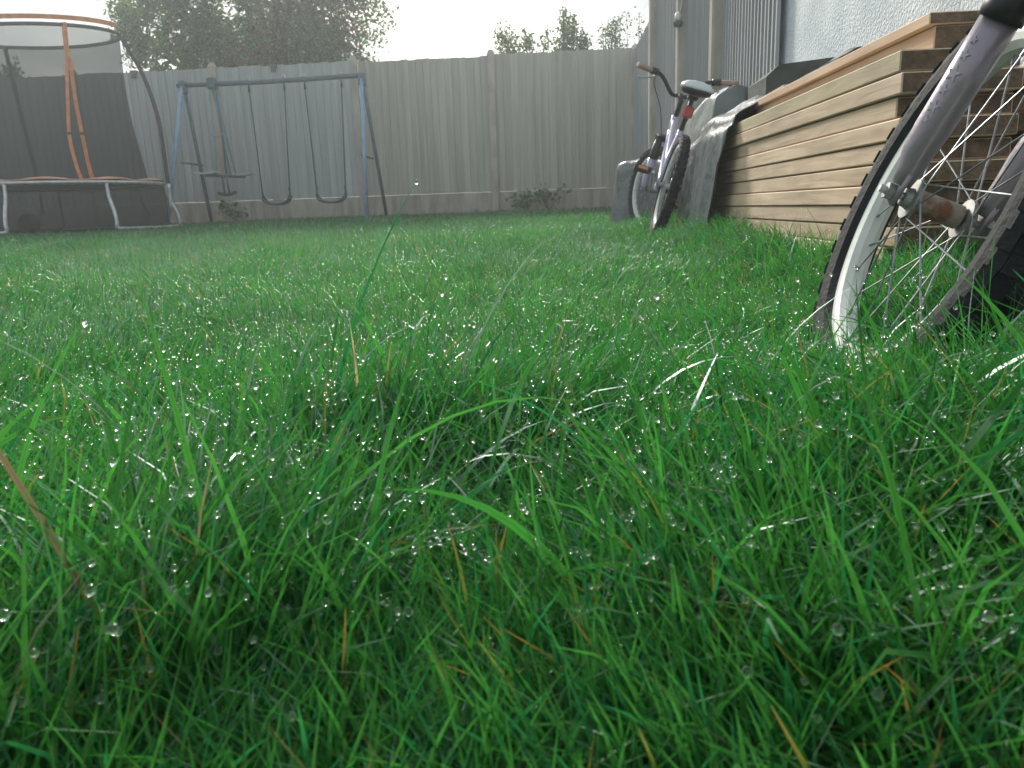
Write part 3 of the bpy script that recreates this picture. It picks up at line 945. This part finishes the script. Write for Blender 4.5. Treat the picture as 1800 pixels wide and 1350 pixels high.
def make_swing(x0, x1, label):
    sx0, sx1 = x0+.035, x1-.055
    zs = .50
    e = empty('swing', ((x0+x1)/2, SY, zs))
    tag(e, label, 'swing', 'belt swings')
    def l(x, z, y=SY): return (x-e.location.x, y-SY, z-zs)
    for a, b_ in ((x0, sx0), (x1, sx1)):
        MB().tube([l(a, SZ-.10), l((a+b_)/2, (SZ+zs)/2), l(b_, zs+.02)], .0085, 8).build('rope', M['rope'], e, smooth=True)
        MB().tube([l(a, SZ-.03), l(a, SZ-.12)], [.010, .016], 8).build('hook', M['black'], e, smooth=True)
        MB().tube(spline([l(a-.02, SZ+.045), l(a, SZ+.055), l(a+.02, SZ+.045), l(a+.012, SZ-.05)], 4), .007, 6).build('bolt', M['galv'], e, smooth=True)
        MB().tube([l(b_, zs+.12), l(b_, zs-.0)], .013, 8).build('rope_end', M['rope'], e, smooth=True)
    V = []; F = []
    n_ = 20
    for i in range(n_+1):
        t_ = -1 + 2*i/n_
        x = (sx0+sx1)/2 + t_*(sx1-sx0)/2*(1.04 if abs(t_) < .95 else 1.0)
        z = zs - .085*(1-abs(t_)**3.2)
        for (dy, dz) in ((-.075, .014), (.075, .014), (.075, -.014), (-.075, -.014)):
            V.append(l(x, z+dz, SY+dy))
    for i in range(n_):
        for k in range(4): F.append((i*4+k, i*4+(k+1) % 4, (i+1)*4+(k+1) % 4, (i+1)*4+k))
    F += [(3,2,1,0), tuple(4*n_+k for k in range(4))]
    o = MB().add(V, F).build('seat', M['belt'], e, smooth=True); fix_normals(o)
make_swing(-3.665, -3.22, 'dark belt swing hanging in the middle of the frame, next to the glider')
make_swing(-2.96, -2.50, 'dark belt swing hanging nearest the right legs of the frame')
# glider hanging at the left
gx = -4.10
gl_ = empty('glider_swing', (gx, SY, .36))
tag(gl_, 'two seat hanging glider swing with teal rods at the left of the frame', 'swing')
def G(x, y, z): return (x-gx, y-SY, z-.36)
for (x, dy, m_, r_) in ((gx-.045, -.06, 'teal_rope', .009), (gx-.015, .10, 'teal_rope', .011), (gx+.035, -.02, 'blue_dark', .014), (gx+.02, .14, 'blue_paint', .011)):
    MB().tube([G(x-.02, SY+dy*.3, SZ-.06), G(x+.0, SY+dy, 1.3), G(x+.01, SY+dy*2.2, .80)], r_, 8).build('hanger_rod', M[m_], gl_, smooth=True)
MB().box(-.05, .05, -.05, .05, -.07, .06, Matrix.Translation(G(gx-.03, SY, SZ)), ch=.012).build('bracket', M['blue_dark'], gl_)
for (sx, yy, zz) in ((gx-.075, SY-.34, .805), (gx+.115, SY+.34, .815)):
    mb = MB(); V = []; F = []
    for i in range(9):
        t_ = -1 + 2*i/8
        for (dy, dz) in ((-.1, .012), (.1, .012), (.1, -.012), (-.1, -.012)):
            V.append((sx-gx + t_*.13, yy-SY+dy, zz-.36+dz + .015*t_*t_))
    for i in range(8):
        for k in range(4): F.append((i*4+k, i*4+(k+1) % 4, (i+1)*4+(k+1) % 4, (i+1)*4+k))
    F += [(3,2,1,0), tuple(32+k for k in range(4))]
    o = mb.add(V, F).build('seat', M['grey_plastic'], gl_); fix_normals(o)
MB().tube([G(gx-.06, SY-.42, .78), G(gx+.1, SY+.42, .785)], .016, 8).build('seat_beam', M['blue_dark'], gl_, smooth=True)
for dx in (-.015, .045):
    MB().tube([G(gx+dx, SY-.05, .79), G(gx+dx+.012, SY-.05, .57)], .014, 8).build('foot_rod', M['blue_dark'], gl_, smooth=True)
MB().tube(spline([G(gx-.09, SY-.05, .575), G(gx+.03, SY-.05, .55), G(gx+.15, SY-.05, .585)], 5), .02, 8).build('foot_bar', M['black'], gl_, smooth=True)
MB().tube([(.14*math.cos(R(a))*.55-.01, -.08, .94+.10*math.sin(R(a))*.35-.0) for a in range(180, 361, 15)], .006, 6).build('rope_loop', M['teal_rope'], gl_, smooth=True)

# small fittings on the fence
for (x, lab) in ((-5.55, 'small dark bracket clipped on the fence top beside the trampoline'), (-3.62, 'small dark bracket clipped on the fence top above the swings')):
    mb = MB().box(-.045, .045, -.05, .03, 0, .05, ch=.006); mb.box(-.035, .035, -.05, -.03, -.05, .0, ch=.004)
    o = mb.build('fence_bracket', M['dark_slab'], mat4=Matrix.Translation((x, FY-.0, 2.205)))
    tag(o, lab, 'bracket')
lp_ = empty('fence_lamp', (1.10, 6.81, 1.70)); tag(lp_, 'small pale lamp with dark hood fixed to a post of the right fence', 'lamp')
MB().lathe([(0, .006), (0, .030), (.03, .028), (.055, .02), (.065, .006)], 20, 'Z').build('lamp_body', M['white_vinyl'], lp_, smooth=True)
MB().lathe([(-.045, .008), (-.045, .028), (-.012, .042), (-.002, .034), (-.002, .006)], 20, 'Z').build('lamp_hood', M['dark_slab'], lp_, smooth=True)
MB().tube(spline([(.02, 0, .06), (.03, -.06, .2), (.035, -.22, .30), (.03, -.33, .5)], 5), .006, 6).build('cable', M['white_vinyl'], lp_, smooth=True)

# ------------------------------------------------------------------ foliage
def set_tint(me, cols_per_vert, veins=False):
    ca = me.color_attributes.new('tint', 'FLOAT_COLOR', 'POINT')
    a = np.ones((len(cols_per_vert), 4), np.float32); a[:, :3] = cols_per_vert
    if veins: a[0::2, 3] = 0.0
    ca.data.foreach_set('color', a.ravel())

def mesh_np(name, V, F4=None, F3=None, material=None, smooth=True):
    me = bpy.data.meshes.new(name)
    n4 = 0 if F4 is None else len(F4); n3 = 0 if F3 is None else len(F3)
    me.vertices.add(len(V)); me.vertices.foreach_set('co', np.asarray(V, np.float32).ravel())
    loops = []; starts = []; tot = []
    idx = []
    if n4: idx.append(np.asarray(F4, np.int32).ravel())
    if n3: idx.append(np.asarray(F3, np.int32).ravel())
    idx = np.concatenate(idx)
    st = np.concatenate([np.arange(n4)*4, n4*4 + np.arange(n3)*3]).astype(np.int32)
    me.loops.add(len(idx)); me.loops.foreach_set('vertex_index', idx)
    me.polygons.add(n4+n3); me.polygons.foreach_set('loop_start', st)
    try: me.polygons.foreach_set('loop_total', np.concatenate([np.full(n4, 4), np.full(n3, 3)]).astype(np.int32))
    except Exception: pass
    me.polygons.foreach_set('use_smooth', np.full(n4+n3, smooth))
    if material: me.materials.append(material)
    me.update(); me.validate()
    return me

def leaf_cloud(C, size, colr, asp=.45, droop=.2):
    # C: (N,3) leaf centres -> lens-shaped leaves of four corners with a fold
    N = len(C)
    d = rng.normal(size=(N, 3)); d[:, 2] -= droop; d /= np.linalg.norm(d, axis=1)[:, None]
    k = rng.normal(size=(N, 3)); s = np.cross(d, k); s /= np.linalg.norm(s, axis=1)[:, None]
    nn = np.cross(d, s)
    L_ = (size*(.7+.6*rng.random(N)))[:, None]
    p0 = C - d*L_*.5; p2 = C + d*L_*.5; p1 = C + s*L_*asp*.5 + nn*L_*.06; p3 = C - s*L_*asp*.5 + nn*L_*.06
    V = np.stack([p0, p1, p2, p3], 1).reshape(-1, 3)
    b = np.arange(N)[:, None]*4
    F3 = np.concatenate([b + np.array([[0, 1, 2]]), b + np.array([[0, 2, 3]])], 1).reshape(-1, 3)
    return V, F3, np.repeat(colr, 4, 0)

def leaf_cols(N, base, var=.35):
    c = np.array(base)[None]*(1 + var*(rng.random((N, 1))*2-1))
    c = c*(1 + .15*(rng.random((N, 3))*2-1))
    return np.clip(c, .002, 1)

def grow_tree(base, height, crown_c, crown_r, n_limb, n_twig, seedv):
    r_ = random.Random(seedv)
    mb = MB(); tips = []
    base = Vector(base); cc = Vector(crown_c)
    fork = base + (cc-base)*.42
    mb.tube([base - Vector((0,0,.2)), base + (fork-base)*.5 + Vector((.06,.03,0)), fork], [.13, .10, .085], 10)
    limbs = []
    for i in range(n_limb):
        q = 2*math.pi*i/n_limb + r_.uniform(-.3, .3)
        e = cc + Vector((math.cos(q)*crown_r[0]*r_.uniform(.45, .8), math.sin(q)*crown_r[1]*r_.uniform(.4, .8), r_.uniform(-.5, .75)*crown_r[2]))
        mid = (fork+e)*.5 + Vector((r_.uniform(-.2, .2), r_.uniform(-.2, .2), r_.uniform(0, .35)))
        pts = spline([fork, mid, e], 5)
        mb.tube(pts, [.06*(1-k/len(pts))+.012 for k in range(len(pts))], 7)
        limbs.append(pts)
    for k in range(n_twig):
        while True:
            p = Vector((r_.uniform(-1, 1), r_.uniform(-1, 1), r_.uniform(-1, 1)))
            if .25 < p.length < 1.0: break
        e = cc + Vector((p.x*crown_r[0], p.y*crown_r[1], p.z*crown_r[2]))*1.0
        b_ = min((q for L_ in limbs for q in L_[2:]), key=lambda q: (q-e).length)
        mid = (b_+e)*.5 + Vector((0, 0, .08))
        mb.tube([b_, mid, e], [.012, .008, .004], 4, caps=False)
        tips.append((mid, e))
    return mb, tips

def make_tree(name, label, base, height, cc, cr, n_limb, n_twig, nl, size, col_, seedv, fruit=0):
    t_ = empty(name, base); tag(t_, label, 'tree')
    mb, tips = grow_tree((0,0,0), height, Vector(cc)-Vector(base), cr, n_limb, n_twig, seedv)
    mb.build('trunk', M['bark'], t_, smooth=True)
    P = []
    for mid, e in tips:
        for k in range(nl):
            s = rng.random()**.7
            q = mid.lerp(e, s*1.08)
            P.append((q.x + rng.normal(0, .085), q.y + rng.normal(0, .085), q.z + rng.normal(0, .085) - .03))
    P = np.array(P)
    lc = leaf_cols(len(P), col_)
    if fruit:
        red = (vnoise(P[:, 0]+P[:, 1]*.5, P[:, 2], 1.3, 60)*.7 + .3*rng.random(len(P)) + .12*sstep(4.2, 2.4, P[:, 2]+base[2])) > .71
        lc[red] = np.array([.19, .085, .05])*(.6+.8*rng.random((red.sum(), 1)))
    V, F3, C_ = leaf_cloud(P, size, lc)
    me = mesh_np('crown', V, None, F3, M['leaf'], False); set_tint(me, C_)
    place('crown', me, t_)
    if fruit:
        mb = MB()
        bm = bmesh.new(); bmesh.ops.create_icosphere(bm, subdivisions=1, radius=1)
        bm.verts.index_update()
        bv = [v.co.copy() for v in bm.verts]; bf_ = [[v.index for v in f.verts] for f in bm.faces]; bm.free()
        n_ = 0
        while n_ < fruit:
            mid, e = tips[int(rng.integers(len(tips)))]
            if e.z > (Vector(cc)-Vector(base)).z - .35 + rng.normal(0, .35): continue
            q = mid.lerp(e, rng.random()) + Vector(rng.normal(0, .09, 3)) - Vector((0, 0, .06))
            rr_ = .022 + .01*rng.random()
            mb.add([q + p*rr_ for p in bv], bf_); n_ += 1
        o = mb.build('fruit', M['apple'], t_, smooth=True); tag(o, kind='stuff')
    return t_
make_tree('apple_tree', 'leafy apple tree with small red fruit standing behind the back fence', (-4.95, 14.4, .2), 6, (-5.1, 14.4, 3.95), (2.5, 1.7, 2.15), 10, 900, 62, .088, (.072,.140,.036), 3, 420)

def bush(name, label, base, sprigs, nl, size, col_, group=None):
    t_ = empty(name, base); tag(t_, label, 'shrub', group)
    mb = MB(); P = []
    for (dx, dy, h, ln) in sprigs:
        p0 = Vector((dx*.3, dy*.3, 0)); p2 = Vector((dx, dy, h)); p1 = (p0+p2)*.5 + Vector((dx*.1, 0, .1))
        pts = spline([p0, p1, p2], 8)
        mb.tube(pts, [.012*(1-k/len(pts))+.003 for k in range(len(pts))], 5, caps=False)
        for k in range(nl):
            s = 1-(rng.random()**1.3)*ln/h
            q = pts[min(len(pts)-1, int(s*(len(pts)-1)))]
            sp_ = .10*(.35+.9*(1-s)*h/ln)
            P.append((q.x+rng.normal(0, sp_), q.y+rng.normal(0, sp_), p0.z + s*h + rng.normal(0, .05)))
    mb.build('stems', M['bark'], t_)
    P = np.array(P)
    V, F3, C_ = leaf_cloud(P, size, leaf_cols(len(P), col_))
    me = mesh_np('crown', V, None, F3, M['leaf'], False); set_tint(me, C_)
    place('crown', me, t_)
def spr(n_, cx0, w, h0, h1):
    return [(cx0 + rnd.uniform(-w, w), rnd.uniform(-.25, .25), rnd.uniform(h0, h1), rnd.uniform(.5, .9)) for _ in range(n_)]
BY = 12.4; b0 = .2
LC = (.065,.11,.035)
bush('shrub', 'low rounded spray of leaves just above the fence beside the middle post', (-.30, BY, b0), spr(14, 0, .42, 2.45, 2.68), 130, .06, LC)
bush('shrub', 'tallest leafy shrub peeping over the back fence right of the middle post', (.42, BY+.1, b0), spr(18, 0, .42, 2.45, 2.90), 130, .06, LC)
bush('shrub', 'small leafy shoot above the fence left of the thin pair of sprigs', (.98, BY, b0), spr(8, 0, .2, 2.45, 2.80), 100, .055, LC)
bush('shrub', 'pair of thin upright sprigs above the fence near the corner', (1.36, BY+.1, b0), [(-.10, 0, 2.84, .5), (.09, 0, 2.82, .5), (.12, .05, 2.6, .4)], 60, .05, LC)
make_tree('garden_tree', 'dark rounded bush seen through the trampoline net above the fence', (-10.2, 13.2, .2), 3.4, (-10.3, 13.2, 2.2), (2.1, 1.2, 1.0), 6, 190, 80, .09, (.03,.05,.022), 8)

def weed(label, x, y, h, n_):
    t_ = empty('weed', (x, y, gz(x, y))); tag(t_, label, 'weed', 'weeds along the fence foot')
    mb = MB(); P = []
    for k in range(n_):
        q = rnd.uniform(0, 6.28); rr_ = rnd.uniform(.05, .2); hh = h*rnd.uniform(.5, 1)
        p = Vector((rr_*math.cos(q)*1.2, -.03-abs(rr_*math.sin(q))*.5, hh))
        mb.tube([(0, 0, 0), (p.x*.5, p.y*.4, hh*.6), p], .003, 4)
        for _ in range(7): P.append((p.x+rng.normal(0, .04), p.y+rng.normal(0, .03), p.z+rng.normal(0, .035)))
    mb.build('stems', M['bark'], t_)
    P = np.array(P)
    V, F3, C_ = leaf_cloud(P, .075, leaf_cols(len(P), (.07,.19,.05)), .75)
    me = mesh_np('leaves', V, None, F3, M['leaf'], False); set_tint(me, C_)
    place('leaves', me, t_)
weed('broad leaved weed growing against the gravel board left of its darker neighbour', -.28, 10.78, .24, 11)
weed('taller dark weed against the gravel board right of the middle post', .02, 10.76, .30, 10)
weed('small weed at the fence foot under the glider swing', -4.28, 10.72, .26, 8)

# ------------------------------------------------------------------ grass
BL = dict(V=[], F=[], C=[]); voff = 0
tips_pool = []      # (tip xyz, dist, along pts)
def grass_len(x, y):
    d = np.hypot(x, y)
    base = .098 - .050*sstep(.40, 1.35, d)
    n1 = vnoise(x, y, 2.3, 30); n2 = vnoise(x, y, 7.0, 31)
    L_ = base*(.55 + .52*n1 + .52*n2)
    L_ = L_*(1 + .55*sstep(.42, .62, x)*sstep(1.0, 1.3, y)*sstep(5.5, 4.0, y) + .46*sstep(.22, .42, x)*sstep(1.45, 1.1, y)*sstep(.35, .6, y))
    return L_

def allowed(x, y):
    ok = (x < 1.165) & (y < FY-.03)
    ok &= ~((x > .675) & (y > 1.58) & (y < 3.7)) & ~((x > .76) & (y > 3.6) & (y < 5.6))
    tramp = ((x-TC[0])**2 + (y-TC[1]-.15)**2) < 1.13**2
    ok &= ~(tramp & (rng.random(len(x)) > .02))
    ok &= ~((x < -4.2) & (y > 9.6) & (rng.random(len(x)) > .15))
    return ok

def add_blades(n, d0, d1, seg, wid, dens_out=.35, lscale=1.0, long_p=.06, dead_p=.002):
    global voff
    # sample uniformly over the wedge shell in front of the camera
    X = []; Y = []
    need = n
    while need > 0:
        m_ = int(need*2.2)+1000
        r_ = np.sqrt(rng.random(m_)*(d1*d1-d0*d0)+d0*d0)
        a = R(90)*(rng.random(m_)*2-1)*.95
        x = r_*np.sin(a); y = r_*np.cos(a)
        inside = (x > -.80*y-.16) & (x < .72*y+.16)
        margin = (x > -.95*y-1.0) & (x < .95*y+.8)
        keep = inside | (margin & (rng.random(m_) < dens_out))
        keep &= allowed(x, y)
        # patchy density
        keep &= rng.random(m_) < (.10 + 1.25*vnoise(x, y, 7.0, 33)*(.55+.9*vnoise(x, y, 2.1, 34)))
        x = x[keep][:need]; y = y[keep][:need]
        X.append(x); Y.append(y); need -= len(x)
    x = np.concatenate(X); y = np.concatenate(Y)
    N = len(x)
    z = ground_z(x, y)
    d = np.hypot(x, y)
    L_ = grass_len(x, y)*lscale*np.clip(rng.normal(1, .28, N), .35, 1.8)
    lng = rng.random(N) < long_p*sstep(6, 2, d)
    L_[lng] *= 1.2 + .35*rng.random(lng.sum())
    # keep the lens clear
    near = d < .30
    L_[near] = np.minimum(L_[near], .07 + .17*d[near])
    W = wid*np.clip(rng.normal(1, .3, N), .45, 1.9)
    W[lng] *= 1.6
    # lean: swirl field, clump fan, random
    fx = vnoise(x, y, 3.0, 40)-.5; fy = vnoise(x, y, 3.0, 41)-.5
    ang = np.arctan2(fy, fx) + rng.normal(0, 1.15, N)
    th0 = np.abs(rng.normal(.12, .22, N))
    curl = np.abs(rng.normal(.55, .55, N)) + .25
    flop = rng.random(N) < .14
    curl[flop] += 1.0*rng.random(flop.sum())
    tw = rng.normal(0, .5, N); roll0 = rng.normal(0, .7, N)
    tw2 = rng.normal(0, 1.1, N)
    S = np.linspace(0, 1, seg+1)
    P = np.zeros((N, seg+1, 3)); P[:, 0] = np.stack([x, y, z-.004], 1)
    rows = np.zeros((N, seg+1, 2, 3))
    for i, s in enumerate(S):
        th = th0 + curl*s**1.6
        az = ang + tw*s
        T = np.stack([np.sin(th)*np.cos(az), np.sin(th)*np.sin(az), np.cos(th)], 1)
        if i > 0: P[:, i] = P[:, i-1] + Tp*(L_/seg)[:, None]*.5 + T*(L_/seg)[:, None]*.5
        Tp = T
        side = np.stack([-np.sin(az), np.cos(az), np.zeros(N)], 1)
        nn = np.cross(side, T)
        rl = roll0 + tw2*s
        sv = side*np.cos(rl)[:, None] + nn*np.sin(rl)[:, None]
        wprof = (.75 + .45*min(1, s*3))*(1 - max(0, s-.25)/.75)**.75 if s < 1 else .03
        hw_ = (W*.5*wprof)[:, None]
        rows[:, i, 0] = P[:, i] - sv*hw_; rows[:, i, 1] = P[:, i] + sv*hw_
    # colour per blade
    g = rng.random(N)
    tone = .5*vnoise(x, y, 1.3, 50) + .3*vnoise(x, y, 4, 51) + .2*g
    ca = np.array([.028, .152, .038]); cb = np.array([.060, .242, .050]); cc_ = np.array([.032, .155, .062])
    Cc = ca[None]*(1-tone[:, None]) + cb[None]*tone[:, None]
    blu = (rng.random(N) < .22)[:, None]
    Cc = np.where(blu, cc_[None], Cc)
    Cc = Cc*(1 + .3*(rng.random((N, 1))*2-1))
    dead = rng.random(N) < dead_p
    Cc[dead] = np.array([.34, .29, .15])*(.6+.6*rng.random((dead.sum(), 1)))
    Cb = np.repeat(Cc[:, None], seg+1, 1)
    # yellowed tips on some, pale sheath at the foot
    tipy = (rng.random(N) < .03)
    Cb[tipy, -1] = (.38, .24, .07); Cb[tipy, -2] = Cb[tipy, -2]*.5 + np.array([.3, .22, .05])*.5
    Cb[:, 0] = Cb[:, 0]*.6 + np.array([.10, .12, .03])*.4
    Cv = np.repeat(Cb[:, :, None], 2, 2)
    V = rows.reshape(-1, 3)
    per = (seg+1)*2
    b = (np.arange(N)*per)[:, None, None] + voff
    q = np.array([[2*i, 2*i+1, 2*i+3, 2*i+2] for i in range(seg)])[None]
    BL['V'].append(V); BL['F'].append((b+q).reshape(-1, 4)); BL['C'].append(Cv.reshape(-1, 3))
    voff += len(V)
    tips_pool.append((P, d, L_))

add_blades(88000, .12, .85, 5, .0026, long_p=0)
add_blades(14000, .12, .85, 3, .0020, lscale=.6, long_p=0, dead_p=.06)          # fine under-growth
add_blades(92000, .85, 1.7, 4, .0025, long_p=0)
add_blades(84000, 1.7, 3.2, 3, .0028, long_p=.01)
add_blades(78000, 3.2, 6.0, 2, .0042, long_p=.01)
add_blades(72000, 6.0, 12.6, 2, .0075, long_p=.0)
add_blades(2000, .16, .8, 11, .0024, long_p=1.0)             # long arching blades
add_blades(700, .8, 2.0, 8, .0021, long_p=1.0)
GV = np.concatenate(BL['V']); GF = np.concatenate(BL['F']); GC = np.concatenate(BL['C'])
me = mesh_np('grass', GV, GF, None, M['grass'], True)
set_tint(me, GC, True)
o = place('grass', me)
tag(o, 'long wet green lawn grass beaded with dew', 'grass', kind='stuff')

# ------------------------------------------------------------------ dew
def ico(sub):
    bm = bmesh.new(); bmesh.ops.create_icosphere(bm, subdivisions=sub, radius=1.0)
    bm.verts.index_update()
    v = np.array([p.co[:] for p in bm.verts]); f = np.array([[q.index for q in p.verts] for p in bm.faces]); bm.free()
    return v, f
DV, DF, doff = [], [], 0
def add_drops(C_, rad, sub):
    global doff
    if len(C_) == 0: return
    v, f = ico(sub)
    V = C_[:, None] + v[None]*rad[:, None, None]*np.array([1, 1, 1.08])
    F = f[None] + (np.arange(len(C_))*len(v))[:, None, None] + doff
    DV.append(V.reshape(-1, 3)); DF.append(F.reshape(-1, 3)); doff += len(C_)*len(v)
plan = [(.14, 3, .0007, .0019), (.0, 2, .001, .001), (.22, 2, .0006, .0014), (.28, 1, .0007, .0014), (.22, 1, .0009, .0015), (.07, 1, .0013, .0020), (.35, 3, .0008, .0016), (.3, 2, .0007, .0014)]
for (P, d, L_), (p_, sub, r0, r1) in zip(tips_pool, plan):
    N = len(d)
    pick = rng.random(N) < p_
    pick &= (d > .28)
    # only where the camera could see them
    xx, yy = P[:, 0, 0], P[:, 0, 1]
    pick &= (xx > -.8*yy-.3) & (xx < .75*yy+.3) & ~((yy > 9.0) & (rng.random(N) < .6))
    tip = P[pick, -1]
    rad = r0 + (r1-r0)*rng.random(pick.sum())**1.6
    tip = tip + np.stack([np.zeros(len(tip)), np.zeros(len(tip)), -rad*.5], 1)
    add_drops(tip, rad, sub)
# fine beads strung along arching near blades
for (P, d, L_), pp_ in ((tips_pool[0], .04), (tips_pool[2], .05), (tips_pool[6], .5), (tips_pool[7], .4)):
    N = len(d)
    pick = np.where((rng.random(N) < pp_) & (d > .3))[0]
    C_ = []
    for i in pick:
        k = P.shape[1]
        for _ in range(int(rng.integers(3, 8))):
            s = (.35+.6*rng.random())*(k-1); a = int(s); fr_ = s-a
            C_.append(P[i, a]*(1-fr_) + P[i, min(a+1, k-1)]*fr_ + rng.normal(0, .0008, 3) + np.array([0, 0, .0004]))
    C_ = np.array(C_)
    add_drops(C_, .0003 + .0004*rng.random(len(C_)), 1)
me = mesh_np('dew_drops', np.concatenate(DV), None, np.concatenate(DF), M['dew'], True)
o = place('dew_drops', me)
tag(o, 'clear dew drops hanging on the grass blade tips', 'dew', kind='stuff')

# ------------------------------------------------------------------ haze
HAZE = .009
if HAZE > 0:
    mh = bpy.data.materials.new('haze_air'); mh.use_nodes = True
    th_ = mh.node_tree; th_.nodes.clear()
    pv = th_.nodes.new('ShaderNodeVolumePrincipled')
    pv.inputs['Color'].default_value = (.88, .96, .96, 1)
    pv.inputs['Density'].default_value = HAZE
    pv.inputs['Anisotropy'].default_value = .55
    oh = th_.nodes.new('ShaderNodeOutputMaterial'); th_.links.new(pv.outputs[0], oh.inputs['Volume'])
    o = MB().box(-41, 41, -26, 56, -1.6, 7.2).build('haze', mh)
    tag(o, 'thin pale morning haze over the garden', 'haze', kind='stuff')
